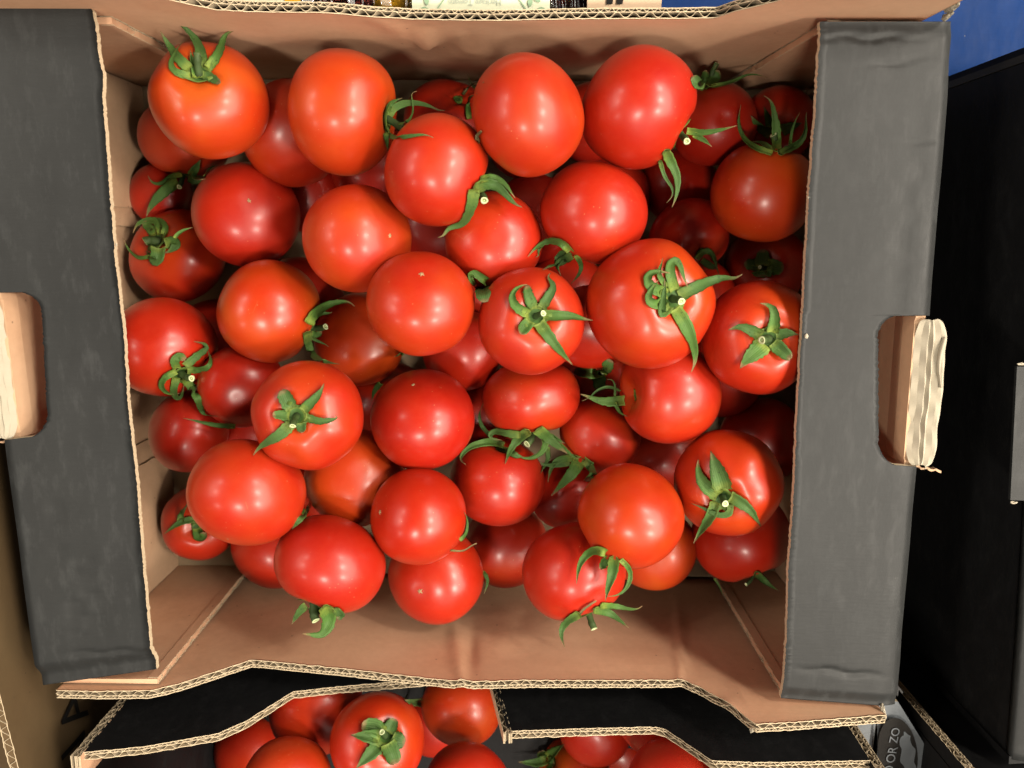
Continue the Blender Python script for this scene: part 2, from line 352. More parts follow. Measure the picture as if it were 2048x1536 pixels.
TOMATOES = [{'id':1,'l':'orange-red tomato in the top left corner, sepals reaching up over the cardboard','p':[-113.7,121.8,-37.5],'a':25.5,'b':22.6,'ax':[0.131,0.425,0.896],'h':0.67,'s':[[[-109.2,133.2,-21.0,-109.6,135.4,-21.1,-109.9,137.6,-21.3,-110.6,139.8,-22.1,-111.8,142.1,-23.7,-113.6,144.6,-25.9,-115.1,146.5,-27.0,-116.5,148.1,-26.9,-117.7,149.3,-26.1,-118.9,150.4,-25.1,-120.2,151.4,-24.0,-121.5,152.3,-22.9],4.35,''],[[-107.2,132.4,-20.6,-106.1,133.8,-20.7,-105.0,135.2,-21.1,-104.2,136.8,-21.9,-103.7,138.6,-23.3,-103.5,140.5,-25.2,-103.8,142.7,-28.1,-104.0,145.0,-30.4,-104.0,147.0,-31.7,-103.1,148.5,-32.1,-101.7,149.6,-32.2,-100.0,150.3,-32.3,-98.2,150.7,-32.5],3.98,''],[[-114.4,131.6,-18.6,-115.6,132.8,-18.4,-116.9,134.1,-18.3,-118.2,135.4,-18.7,-119.7,136.7,-19.5,-121.7,138.7,-21.6,-123.3,140.4,-23.3,-124.6,142.0,-24.2,-125.6,143.6,-24.1,-126.1,144.9,-23.5,-126.7,146.2,-22.7,-127.1,147.5,-21.9],4.54,''],[[-114.1,128.9,-18.4,-115.5,129.0,-17.5,-116.9,129.1,-16.6,-118.3,129.5,-16.0,-119.9,130.4,-16.1,-121.2,131.7,-16.8,-122.0,133.5,-17.8,-122.1,135.4,-18.9,-121.6,137.2,-20.1,-121.2,139.0,-21.4,-121.0,140.8,-23.0,-120.5,142.5,-24.7,-119.8,144.2,-26.4],3.09,''],[[-111.9,128.2,-19.2,-112.2,129.6,-19.6,-112.5,131.0,-20.0,-112.8,132.3,-20.2,-113.0,133.6,-20.3,-113.4,134.8,-20.3,-113.7,136.0,-20.2,-113.9,137.2,-20.2,-114.1,138.5,-20.5,-114.4,139.9,-21.0],3.09,''],[[-109.9,129.8,-20.2,-108.6,129.3,-19.9,-107.2,128.8,-19.3,-105.8,128.2,-18.6,-104.5,127.6,-17.9,-103.2,126.9,-17.3,-101.9,126.2,-16.7,-100.7,125.5,-16.0],3.91,'b']],'k':[[-111.3,129.5,-21.2],[-110.6,134.2,-18.4],[-110.3,137.8,-17.8],1.56],'hub':[-111.3,129.5,-21.2]},
{'id':2,'l':'tall orange-red tomato by the top wall, short green stalk on its right side','p':[-52.4,116.9,-35.6],'a':27.2,'b':23.7,'ax':[0.989,-0.131,0.066],'h':0.63,'s':[[[-32.3,113.9,-33.2,-31.6,116.3,-34.3,-30.6,118.6,-35.4,-28.8,120.0,-36.2,-26.4,121.0,-36.7,-24.0,121.5,-36.8,-21.4,121.5,-36.8,-19.0,121.3,-36.8,-16.5,120.8,-36.9,-14.2,120.1,-36.9,-11.8,119.0,-36.9,-9.8,117.9,-36.7,-7.4,118.3,-36.7],3.26,''],[[-33.0,116.5,-33.2,-32.5,117.5,-32.6,-32.1,118.5,-31.9,-31.6,119.4,-31.3,-31.0,120.2,-31.4,-30.3,121.2,-32.9,-29.6,121.9,-34.6,-28.7,122.5,-35.5,-27.6,122.9,-35.6,-26.5,123.2,-35.5],2.37,''],[[-33.2,109.9,-31.4,-32.6,107.9,-30.8,-31.5,106.1,-29.6,-28.5,104.3,-20.4,-23.7,102.0,-2.2,-21.6,101.9,0.4,-19.4,102.0,2.0,-17.4,102.1,3.1,-15.4,102.3,3.9,-13.4,102.4,4.4,-11.7,102.4,4.7,-9.9,101.9,5.1,-8.4,101.1,5.5],2.21,''],[[-32.5,112.4,-33.0,-30.7,111.9,-33.7,-28.3,111.5,-32.0,-25.0,110.6,-24.1,-21.0,109.2,-9.7,-21.7,112.6,-24.9,-21.9,115.8,-33.9,-21.8,118.2,-36.7,-21.9,120.3,-36.7,-22.1,122.1,-36.2,-22.4,124.3,-35.9,-22.2,125.8,-35.6,-20.0,126.1,-35.3],1.55,''],[[-32.6,106.9,-26.0,-32.6,105.9,-26.7,-32.6,104.9,-27.4,-32.6,103.9,-28.3,-32.7,103.1,-29.4,-32.9,102.1,-31.2,-33.3,101.3,-33.6,-33.9,100.7,-37.3],2.37,'']],'k':[[-34.3,114.5,-34.4],[-28.5,111.3,-31.3],[-25.0,108.3,-28.3],1.63],'hub':[-34.3,114.5,-34.4]},
{'id':3,'l':'upright oval tomato at the top wall without calyx, brown scrap at its left','p':[29.9,112.7,-14.6],'a':25.0,'b':21.7,'ax':[-0.747,-0.407,-0.526],'h':0.47,'s':[[[8.8,101.2,-13.5,9.0,100.9,-3.7,8.7,101.7,-4.3,8.5,102.6,-5.0,8.6,103.3,-5.0,9.1,103.8,-3.8,9.9,104.1,-1.9,10.6,104.4,0.4],2.4,'t']],'k':None,'hub':[17.0,105.6,-23.7]},
{'id':4,'l':'large red tomato at the top right, its stalk tucked under its lower right side','p':[78.5,118.4,-29.7],'a':25.9,'b':24.5,'ax':[0.865,-0.489,0.112],'h':0.19,'s':[[[99.6,108.7,-26.5,101.9,108.2,-25.7,104.1,107.8,-24.6,106.3,107.6,-23.4,108.4,107.7,-22.2,110.5,107.9,-21.2,112.7,108.3,-20.2,114.8,108.7,-19.3,116.8,109.2,-18.3,118.8,109.7,-17.3],2.93,''],[[102.6,107.1,-25.8,103.7,106.4,-25.1,104.8,105.6,-24.3,105.8,104.9,-23.6,106.8,104.2,-23.0,107.8,103.3,-22.4,108.7,102.4,-21.9,109.6,101.5,-21.5],2.53,''],[[88.8,98.9,-15.7,90.7,97.5,-20.9,92.5,96.0,-24.7,93.8,94.3,-26.5,95.0,92.4,-26.9,95.9,90.5,-26.8,96.4,88.5,-26.5,96.6,86.3,-26.3,96.6,84.1,-26.2,96.3,81.9,-26.0,95.8,79.9,-25.9,95.2,77.8,-25.9,94.4,75.9,-25.8],4.06,''],[[87.6,95.4,-22.3,88.8,94.0,-25.6,89.7,92.3,-27.5,90.4,90.6,-28.0,91.2,88.9,-27.8,92.3,87.2,-27.5,93.5,85.7,-27.1,94.4,84.2,-26.8,94.8,82.3,-26.5,94.5,80.6,-26.4,93.3,79.2,-26.4,92.0,77.8,-26.5],1.78,'']],'k':[[95.1,109.1,-27.6],[97.6,105.5,-22.7],[98.0,103.2,-18.0],1.43],'hub':[95.1,109.1,-27.6]},
{'id':5,'l':'red tomato below the gap in the top row, broad sepals hanging lower right','p':[-9.8,90.1,-17.1],'a':23.9,'b':22.0,'ax':[0.924,-0.376,-0.074],'h':0.39,'s':[[[8.1,81.9,-0.8,9.8,83.0,-2.9,11.3,84.4,-10.8,12.9,85.1,-15.4,14.8,84.7,-16.6,16.7,83.8,-16.5,18.2,82.6,-16.3,19.6,81.1,-16.1,21.1,79.6,-15.9,22.5,78.1,-15.7,24.0,76.7,-15.5,25.7,75.6,-15.2,27.5,75.0,-15.0],4.98,''],[[7.7,81.4,-0.3,7.4,79.1,-1.4,7.1,76.9,-2.9,6.4,74.7,-4.6,5.5,72.6,-6.8,4.2,70.5,-10.5,2.9,68.4,-13.6,0.9,67.0,-15.4,-1.8,66.5,-15.9,-4.3,66.0,-15.8,-5.6,64.4,-15.4,-6.6,62.1,-14.9,-9.1,61.9,-14.7],5.17,''],[[10.5,85.7,-4.1,11.8,86.7,-11.2,13.3,87.6,-15.3,14.9,87.7,-16.4,16.4,87.3,-16.4,18.0,86.4,-16.1,19.5,85.4,-16.0,20.7,84.3,-15.9,21.8,82.9,-15.7,22.6,81.5,-15.6,23.6,80.1,-15.4,24.5,78.9,-15.3],3.12,'']],'k':[[6.6,83.4,-18.4],[10.1,80.0,-14.9],[11.3,77.5,-11.3],1.65],'hub':[6.6,83.4,-18.4]},
{'id':6,'l':'crimson tomato on the left with a small brown blossom dot facing up','p':[-113.6,72.8,-77.1],'a':26.7,'b':23.0,'ax':[-0.376,-0.269,-0.886],'h':0.15,'s':[[[-144.8,60.8,-61.9,-144.3,61.7,-62.1,-143.5,62.7,-62.3,-142.7,63.4,-62.6,-141.7,64.1,-63.0,-140.7,64.8,-63.3,-139.7,65.2,-63.7,-138.7,65.5,-64.0,-137.6,65.9,-64.4,-136.5,66.2,-64.8],1.93,'']],'k':None,'hub':[-120.6,67.8,-93.6]},
{'id':7,'l':'plain orange-red tomato in the upper middle with pale scar at its right rim','p':[-47.8,61.0,-33.6],'a':24.6,'b':23.3,'ax':[-0.75,-0.067,-0.659],'h':0.55,'s':[],'k':None,'hub':None},
{'id':8,'l':'red tomato half under its neighbours, freckled, above the star-stalked middle tomato','p':[14.7,60.5,-37.3],'a':22.6,'b':19.5,'ax':[-0.108,-0.082,-0.991],'h':0.39,'s':[],'k':None,'hub':[13.1,59.3,-52.8]},
{'id':9,'l':'red tomato right of centre at the top, curled green sepals at its lower left','p':[60.3,73.7,-34.1],'a':24.3,'b':22.6,'ax':[-0.507,-0.856,-0.099],'h':0.23,'s':[[[49.4,56.0,-22.6,47.8,57.5,-18.4,46.4,58.9,-18.1,44.9,60.0,-18.7,43.2,60.6,-20.5,41.4,60.9,-24.1,39.6,60.8,-28.4,37.8,60.0,-29.6,36.0,59.1,-28.0,34.3,57.9,-25.4,32.9,56.6,-24.0,31.6,55.2,-23.1,30.4,53.7,-22.5],3.46,''],[[50.9,54.2,-33.1,49.5,53.4,-32.9,48.0,52.5,-32.8,46.6,51.7,-32.6,45.1,50.9,-32.4,43.4,50.3,-32.0,41.8,49.8,-30.1,40.1,49.4,-24.7,38.3,49.0,-15.8,36.8,48.4,-11.3],4.39,''],[[51.8,54.4,-23.3,52.8,53.0,-23.5,54.1,51.5,-28.2,54.9,50.0,-31.0,55.1,48.3,-31.7,54.6,46.7,-31.5,53.8,45.3,-31.2,52.8,44.1,-31.0,51.6,42.8,-30.8,50.4,41.5,-30.5],2.43,''],[[37.5,59.3,-33.5,36.9,58.7,-30.4,36.2,58.1,-28.9,35.7,57.5,-27.7,35.3,56.8,-27.3,35.2,56.0,-27.5,35.3,55.1,-28.1,35.3,54.3,-28.4,34.8,53.7,-28.1,34.0,53.4,-27.5],1.49,''],[[49.7,55.4,-33.2,48.2,55.1,-33.1,46.7,54.7,-33.0,45.6,53.7,-32.8,44.8,52.4,-32.6,44.2,50.8,-32.3,44.1,49.4,-31.7,44.4,48.0,-29.7,44.7,46.8,-24.0,44.8,45.8,-14.8],4.86,'']],'k':None,'hub':[51.1,58.2,-35.9]},
{'id':10,'l':'bright orange tomato left of centre with stalk and sepals curling off its right side','p':[-96.9,25.6,-55.0],'a':25.2,'b':23.9,'ax':[0.875,-0.446,-0.187],'h':0.71,'s':[[[-73.9,21.0,-40.1,-73.2,23.0,-41.0,-72.4,24.8,-42.5,-71.6,26.1,-45.7,-71.2,27.1,-51.4,-70.3,27.9,-56.1,-68.8,28.7,-59.0,-66.8,29.4,-60.2,-64.5,29.8,-60.6,-62.0,30.1,-60.9,-59.7,30.1,-61.1,-57.6,29.3,-61.2,-56.0,27.6,-61.1],4.88,''],[[-75.1,16.7,-41.7,-75.7,14.1,-44.0,-77.3,10.9,-50.5,-77.9,8.1,-54.2,-77.3,5.7,-54.7,-75.0,4.2,-50.5,-70.2,4.6,-37.9,-62.9,6.8,-17.3,-61.0,6.0,-18.3,-64.0,2.3,-38.7,-64.6,0.1,-51.0,-63.3,-1.0,-55.8],4.17,''],[[-77.4,14.5,-57.0,-76.6,14.2,-57.0,-75.8,13.9,-57.0,-75.0,13.7,-57.0,-74.3,13.8,-57.0,-73.6,14.2,-57.1,-73.0,14.8,-57.2,-72.3,15.3,-57.3],3.66,'b'],[[-77.8,12.2,-56.7,-76.8,11.7,-56.7,-75.7,11.2,-56.8,-74.7,10.8,-56.8,-73.8,10.3,-56.9,-72.7,9.8,-56.9,-71.5,9.3,-56.9,-70.5,8.8,-56.9,-69.7,8.5,-56.8,-68.9,7.7,-56.7],1.55,''],[[-72.9,23.6,-44.3,-72.4,24.0,-46.2,-72.1,24.3,-48.8,-72.2,24.4,-53.5,-72.0,24.4,-56.9,-71.2,24.4,-58.6,-70.0,24.3,-59.2,-68.8,24.3,-59.3,-67.7,24.4,-59.3,-67.0,25.1,-59.4],2.56,'']],'k':[[-80.2,17.1,-58.5],[-73.7,17.1,-56.6],[-69.3,18.2,-54.2],1.55],'hub':[-80.2,17.1,-58.5]},
{'id':11,'l':'matt orange-red tomato in the middle with a pale blossom scar near its top','p':[-16.6,33.3,-14.9],'a':23.8,'b':20.4,'ax':[-0.101,-0.666,-0.739],'h':0.51,'s':[],'k':None,'hub':None},
{'id':12,'l':'shiny tomato in the centre with a six-pointed green calyx facing straight up','p':[32.0,25.5,-17.0],'a':24.0,'b':20.6,'ax':[0.117,0.226,0.967],'h':0.35,'s':[[[32.8,32.3,-0.3,32.3,33.4,0.0,31.9,34.6,0.3,31.5,35.7,0.6,31.0,36.8,0.8,30.6,38.0,0.8,30.2,39.1,0.8,30.0,40.2,0.5,29.9,41.3,-0.1,29.9,42.4,-0.7],4.9,'b'],[[36.1,32.7,-0.5,36.8,34.0,-0.2,37.6,35.3,-0.1,38.3,36.5,-0.1,39.0,37.8,-0.4,39.9,39.1,-1.0,40.7,40.2,-1.7,41.1,41.6,-2.5,40.9,42.9,-3.4,40.0,44.1,-4.3,38.9,45.0,-5.1,38.9,46.4,-7.1,40.1,47.1,-9.2],4.32,''],[[30.9,30.1,0.4,29.3,30.9,1.4,27.8,31.7,2.2,26.4,32.6,2.5,25.1,33.8,2.3,24.2,35.0,2.1,23.6,36.7,1.6,23.6,38.2,1.1,24.3,39.7,0.5,25.4,40.9,-0.0,26.9,41.8,-0.4,28.4,42.4,-0.7,30.0,42.6,-0.8],4.08,''],[[31.3,27.6,1.4,30.7,26.8,2.0,30.1,26.1,2.6,29.5,25.4,3.2,28.9,24.7,3.8,28.3,23.9,4.4,27.8,23.2,5.0,27.2,22.5,5.7],5.49,'b'],[[35.0,26.8,0.8,36.2,25.2,1.9,37.4,23.6,3.0,38.6,22.0,3.6,39.9,20.3,3.5,41.2,18.6,2.9,42.6,16.8,1.8,44.1,14.9,0.1,45.6,12.9,-2.3,47.3,10.8,-5.6,48.9,8.8,-8.3,50.5,6.9,-10.1],5.17,''],[[36.9,29.9,-0.3,38.8,29.9,0.3,40.8,29.8,0.8,42.7,29.7,1.0,44.6,29.7,0.8,46.7,29.6,-0.0,48.6,29.4,-1.2,50.7,29.0,-2.9,52.7,28.2,-5.3,54.9,27.5,-8.1,56.9,27.0,-9.3,58.8,26.8,-8.7],4.55,'']],'k':[[33.8,29.1,-1.6],[35.4,30.4,3.6],[36.7,31.2,6.5],1.32],'hub':[33.8,29.1,-1.6]},
{'id':13,'l':'biggest tomato, right of centre, with a tangled green calyx facing up','p':[85.0,33.3,-19.6],'a':28.5,'b':24.5,'ax':[0.342,0.193,0.92],'h':0.47,'s':[[[92.3,40.4,-1.5,91.3,42.8,-0.2,90.4,45.1,0.9,89.7,47.2,1.2,89.5,49.6,0.7,89.8,51.6,-0.4,91.4,53.6,-1.4,93.1,52.8,-1.6,94.4,50.7,-1.3,95.1,48.4,-1.0,95.8,46.1,-0.8,96.7,43.9,-0.8,97.7,42.0,-0.9],4.47,''],[[89.6,39.0,-0.6,87.3,39.7,1.3,85.0,40.5,3.3,83.1,41.2,4.7,81.3,42.3,5.2,80.0,43.7,4.9,79.5,45.3,4.4,80.1,47.2,3.7,81.5,48.2,3.1,83.6,48.6,2.8,85.5,48.6,2.4,87.5,48.2,2.1,89.5,47.9,1.7],4.83,''],[[88.8,36.1,0.2,86.8,35.6,2.5,84.8,35.1,4.7,83.2,35.0,5.9,81.5,35.7,6.4,80.2,36.9,6.5,79.9,38.3,6.5,80.4,39.8,6.2,81.3,41.4,5.7,82.2,42.6,5.2,83.3,43.8,4.6,84.4,45.1,4.1],4.42,''],[[90.4,34.2,0.4,88.5,32.7,3.3,86.9,31.1,5.3,86.0,30.8,6.1,85.9,32.3,5.8,86.2,34.7,4.6,86.6,36.4,3.4,87.1,38.2,2.3,87.4,40.1,1.8,87.5,42.0,1.7,87.4,43.9,2.1,87.2,45.7,2.6],3.64,''],[[94.3,38.2,-1.6,96.4,39.3,-1.5,98.5,40.5,-1.4,100.7,41.5,-1.8,103.2,42.5,-3.3,106.1,43.4,-6.2,108.9,44.2,-9.0,111.6,44.9,-10.3,114.0,45.5,-10.2,116.2,45.8,-9.5,118.4,45.3,-8.4,120.3,45.8,-7.6,122.0,47.3,-6.8],5.38,''],[[92.4,33.2,1.3,93.6,31.3,2.4,94.9,29.3,3.2,96.1,27.3,3.5,97.4,25.0,3.1,98.8,22.7,2.2,100.2,20.2,0.5,101.7,17.4,-2.3,103.1,14.6,-5.8,104.0,11.7,-8.0,104.2,9.1,-8.7,103.6,6.7,-8.5,102.6,4.4,-8.1],5.8,''],[[88.5,42.0,0.8,87.3,43.4,1.8,86.2,44.7,2.5,85.3,46.0,2.8,84.7,47.2,2.6,84.6,48.6,2.2,85.2,50.1,1.6,85.8,51.3,0.9,86.3,52.8,0.0,86.7,54.2,-0.8],2.42,'']],'k':[[91.5,36.9,-2.3],[93.1,36.9,3.0],[93.9,36.4,6.0],1.6],'hub':[91.5,36.9,-2.3]},
{'id':14,'l':'tomato by the right flap with a dark green five-pointed star calyx','p':[137.2,17.5,-26.9],'a':26.0,'b':22.4,'ax':[-0.076,0.108,0.991],'h':0.35,'s':[[[136.8,22.1,-7.8,136.9,23.7,-7.4,137.0,25.3,-7.0,137.1,26.9,-6.6,137.0,28.4,-6.3,136.8,30.0,-6.2,136.5,31.5,-6.3,135.9,32.8,-6.6,134.8,33.8,-7.0,133.5,34.5,-7.4,132.1,34.7,-7.7,130.7,34.9,-8.1],5.02,''],[[138.4,21.0,-7.7,139.5,21.4,-7.1,140.7,21.9,-6.4,141.8,22.3,-5.7,143.0,22.4,-5.1,144.2,22.3,-4.6,145.5,22.1,-4.2,146.9,21.8,-4.0],5.02,''],[[137.4,17.9,-7.5,138.3,17.0,-6.8,139.3,16.0,-6.0,140.2,15.1,-5.2,141.1,14.2,-4.5,142.0,13.2,-3.9,143.0,12.2,-3.5,144.0,11.2,-3.3],5.87,'b'],[[133.9,17.5,-7.5,132.5,16.4,-6.7,131.1,15.2,-6.1,129.8,14.1,-5.6,128.5,13.0,-5.3,127.1,11.9,-5.1,126.0,10.7,-5.2,125.0,9.4,-5.6,124.2,7.9,-6.1,123.5,6.5,-6.7],7.99,''],[[132.0,20.9,-8.0,130.1,21.8,-7.2,128.4,22.7,-6.6,126.8,23.5,-6.4,125.3,24.1,-6.6,123.7,24.6,-6.8,122.2,24.7,-7.2,120.8,24.4,-7.7,119.3,23.7,-8.3,117.9,23.0,-8.9],4.83,'']],'k':[[135.9,19.3,-9.7],[133.0,19.7,-4.2],[130.3,19.7,-1.1],1.73],'hub':[135.9,19.3,-9.7]},
{'id':15,'l':'orange tomato half under the right flap with spidery upright sepals on top','p':[147.1,85.1,-67.8],'a':25.3,'b':24.0,'ax':[0.201,0.964,0.172],'h':0.67,'s':[[[147.0,103.4,-50.2,149.2,106.5,-57.5,150.3,109.3,-61.4,150.3,111.6,-62.1,149.8,113.8,-61.4,149.3,116.0,-60.7,148.7,118.0,-60.2,148.0,120.3,-59.7,147.3,122.5,-59.3,146.6,124.5,-58.9,145.7,126.6,-58.7,144.1,128.1,-58.6,141.9,129.2,-58.6],4.39,''],[[144.1,101.7,-47.3,141.9,102.6,-48.7,139.8,103.6,-50.5,138.1,104.7,-52.9,137.0,106.7,-57.8,136.0,108.8,-62.0,134.9,111.1,-64.4,133.7,113.6,-65.0,132.7,116.0,-64.8,132.3,118.4,-64.2,132.1,120.9,-63.6,132.2,123.4,-62.9,132.3,125.9,-62.1],2.87,''],[[147.3,101.7,-47.0,149.7,102.7,-48.4,152.7,103.8,-51.1,156.0,105.2,-55.6,158.8,106.5,-58.0,160.4,107.8,-58.1,161.4,109.3,-57.5,161.9,111.2,-56.8,162.1,113.2,-56.2,161.8,115.3,-55.6,161.3,117.4,-55.1,161.1,119.5,-54.6,161.2,121.2,-54.0],3.43,''],[[157.0,105.6,-61.7,156.8,107.4,-60.9,156.6,109.3,-60.1,156.4,111.1,-59.3,156.4,113.0,-58.7,156.6,114.8,-58.0,156.8,116.5,-57.4,157.2,118.2,-56.7,157.8,119.7,-55.9,158.4,121.2,-55.2],1.48,''],[[143.8,102.9,-48.9,143.3,104.2,-50.7,143.1,105.5,-52.9,142.8,106.8,-55.5,142.9,108.0,-60.0,142.3,108.6,-62.8,141.1,108.8,-63.8,139.7,109.0,-64.1],3.24,'']],'k':[[150.9,103.6,-64.5],[150.0,108.9,-63.0],[148.6,111.9,-61.9],1.7],'hub':[150.9,103.6,-64.5]},
{'id':16,'l':'red tomato half under the left flap with looped sepals at its lower right','p':[-156.2,5.6,-66.2],'a':25.8,'b':24.5,'ax':[0.61,-0.599,0.519],'h':0.23,'s':[[[-142.8,-3.1,-49.7,-141.9,-1.3,-46.7,-141.6,0.3,-44.9,-141.3,1.6,-43.8,-140.7,2.8,-43.7,-139.9,3.9,-44.3,-139.3,4.2,-45.3,-138.8,3.6,-46.4,-138.1,2.6,-47.4,-137.6,1.5,-48.7],4.48,'b'],[[-138.2,-1.4,-48.4,-136.6,-0.0,-48.7,-135.2,1.3,-49.4,-133.9,2.6,-50.4,-132.9,3.6,-51.6,-131.8,4.7,-53.6,-130.6,5.7,-55.4,-129.7,6.6,-56.3,-130.2,8.4,-56.2,-131.4,9.4,-54.7,-132.6,10.1,-52.5,-133.7,10.7,-50.1],4.01,''],[[-139.8,-4.3,-54.0,-138.1,-4.3,-54.6,-136.1,-4.3,-54.6,-133.7,-3.9,-53.1,-130.6,-3.2,-50.0,-127.9,-2.5,-47.9,-126.3,-1.5,-47.5,-125.5,-0.1,-48.2,-126.0,1.3,-50.5,-127.8,2.5,-54.1,-129.3,4.0,-56.6,-130.3,5.7,-57.7],3.76,''],[[-142.7,-3.9,-48.4,-143.9,-4.5,-46.8,-145.2,-5.2,-45.6,-146.5,-6.0,-45.0,-148.2,-7.6,-45.4,-149.7,-9.5,-46.3,-150.8,-11.5,-48.1,-151.1,-13.8,-50.5,-150.9,-15.6,-53.0,-150.3,-16.8,-55.4,-149.3,-17.6,-57.5,-148.3,-17.7,-59.5,-147.1,-17.5,-61.4],3.33,''],[[-144.9,-8.3,-53.7,-145.6,-10.1,-53.7,-146.5,-12.0,-53.6,-147.3,-13.9,-54.1,-148.5,-16.2,-56.3,-149.3,-18.8,-59.1,-149.2,-20.6,-60.8,-147.9,-20.9,-61.5,-146.8,-19.2,-61.6,-145.9,-17.2,-60.8,-144.6,-14.8,-59.1,-143.4,-12.5,-57.7],3.56,''],[[-141.6,-9.0,-55.2,-141.8,-11.5,-58.6,-141.0,-13.7,-60.0,-138.6,-15.0,-57.1,-134.5,-15.6,-50.0,-133.4,-17.5,-49.0,-132.9,-19.7,-49.3,-135.0,-23.5,-55.2,-135.9,-26.4,-58.4,-134.4,-28.1,-58.4,-131.0,-28.1,-55.3,-126.4,-27.0,-49.6,-123.3,-26.6,-47.8],4.62,'']],'k':[[-144.4,-6.0,-56.2],[-139.4,-7.6,-52.2],[-135.8,-7.7,-49.5],1.65],'hub':[-144.4,-6.0,-56.2]},
{'id':17,'l':'round tomato on the left with a small star calyx, pale cut stalk up','p':[-69.4,-18.4,-16.9],'a':25.0,'b':21.5,'ax':[-0.036,0.198,0.98],'h':0.43,'s':[[[-71.7,-11.7,0.9,-72.2,-10.5,1.1,-72.8,-9.2,1.4,-73.3,-8.0,1.6,-73.8,-6.8,1.7,-74.3,-5.5,1.8,-74.8,-4.4,1.7,-75.4,-3.2,1.4],6.5,'b'],[[-67.0,-12.5,1.0,-65.5,-11.0,1.9,-63.9,-9.6,2.4,-62.6,-8.3,2.5,-61.5,-7.2,2.3,-60.3,-5.9,2.0,-59.4,-4.6,1.4,-58.7,-3.5,0.6,-58.2,-2.1,-0.5,-57.8,-0.7,-1.7],4.64,''],[[-65.7,-15.0,1.8,-64.0,-15.2,2.6,-62.4,-15.6,3.4,-60.8,-15.9,3.9,-59.4,-16.2,4.1,-57.9,-16.3,4.1,-56.4,-16.2,3.9,-55.0,-16.0,3.5,-53.9,-15.9,2.9,-52.2,-15.5,2.3,-51.4,-14.9,2.0,-52.6,-14.0,2.0],3.48,''],[[-67.7,-17.5,2.3,-67.5,-18.2,2.8,-67.2,-18.9,3.3,-67.0,-19.7,3.7,-66.7,-20.5,4.1,-66.4,-21.2,4.6],4.41,'b'],[[-71.9,-18.2,2.8,-73.1,-19.4,3.6,-74.4,-20.7,4.2,-75.8,-22.0,4.4,-77.4,-23.2,4.4,-79.3,-24.3,4.0,-81.4,-25.5,3.0,-83.6,-27.0,1.3,-86.1,-28.7,-0.9,-88.2,-30.2,-2.4,-89.6,-31.9,-2.7,-90.6,-33.5,-2.2],5.15,''],[[-72.7,-14.8,1.0,-73.6,-14.6,1.4,-74.6,-14.4,1.7,-75.6,-14.2,2.1,-76.4,-14.0,2.4,-77.4,-13.9,2.9,-78.3,-13.8,3.3,-79.2,-13.8,3.7],4.41,'b']],'k':[[-70.0,-15.1,-0.6],[-69.8,-16.2,4.7],[-69.6,-17.7,7.6],1.42],'hub':[-70.0,-15.1,-0.6]},
{'id':18,'l':'deep red smooth tomato below the centre with a tiny pale tip near its top','p':[-21.2,-27.8,-51.0],'a':26.1,'b':23.4,'ax':[0.132,-0.854,-0.503],'h':0.11,'s':[],'k':None,'hub':None},
{'id':19,'l':'squat tomato under the star-stalked middle one, long sepals spilling from its bottom','p':[33.6,-20.1,-69.7],'a':25.6,'b':20.0,'ax':[0.107,-0.964,0.244],'h':0.39,'s':[[[27.9,-36.0,-52.5,25.8,-35.9,-53.0,23.7,-35.9,-53.9,21.7,-35.9,-54.9,19.9,-36.0,-56.2,17.6,-35.9,-58.1,15.7,-36.1,-60.7,13.7,-36.8,-62.1,12.0,-38.1,-62.2,12.0,-39.6,-61.7,13.8,-40.7,-61.4,15.9,-40.9,-61.3,18.1,-41.0,-61.3],4.15,''],[[31.7,-32.8,-47.9,30.0,-35.0,-51.0,28.2,-38.1,-57.4,26.5,-40.6,-60.9,25.0,-42.7,-61.5,23.7,-44.5,-60.6,22.6,-46.1,-58.7,21.7,-47.6,-56.1,21.0,-49.1,-53.0,20.3,-50.7,-50.7],4.95,''],[[36.6,-32.3,-48.4,38.4,-34.5,-51.8,40.3,-37.4,-57.9,42.1,-39.6,-61.2,43.8,-41.2,-61.8,45.5,-42.4,-61.2,47.2,-43.6,-60.5,48.9,-44.8,-59.7,50.5,-45.9,-59.0,52.2,-47.1,-58.3],6.08,''],[[40.1,-37.8,-64.2,40.8,-40.1,-63.3,41.2,-42.3,-62.3,40.8,-44.4,-61.3,39.6,-46.4,-60.5,37.8,-48.1,-59.9,35.7,-49.2,-59.4,33.3,-49.8,-58.8,30.8,-49.9,-58.2,28.6,-49.1,-57.6,26.3,-48.2,-57.8,23.9,-47.5,-58.9],3.62,''],[[43.2,-38.6,-63.4,44.3,-39.1,-62.9,45.5,-39.7,-62.4,46.6,-40.2,-61.9,47.6,-40.7,-61.5,48.8,-41.2,-61.0,49.9,-41.7,-60.6,50.9,-42.1,-60.1],2.51,''],[[48.2,-42.8,-61.5,49.4,-43.7,-60.9,50.6,-44.7,-60.3,51.8,-45.7,-59.7,52.9,-46.5,-59.1,53.9,-47.3,-58.5,55.2,-48.4,-57.9,56.2,-49.1,-57.3,57.5,-49.3,-56.9,58.9,-48.7,-56.7],1.89,'']],'k':[[35.4,-35.6,-65.8],[33.4,-40.3,-62.5],[31.2,-42.7,-59.7],2.02],'hub':[35.4,-35.6,-65.8]},
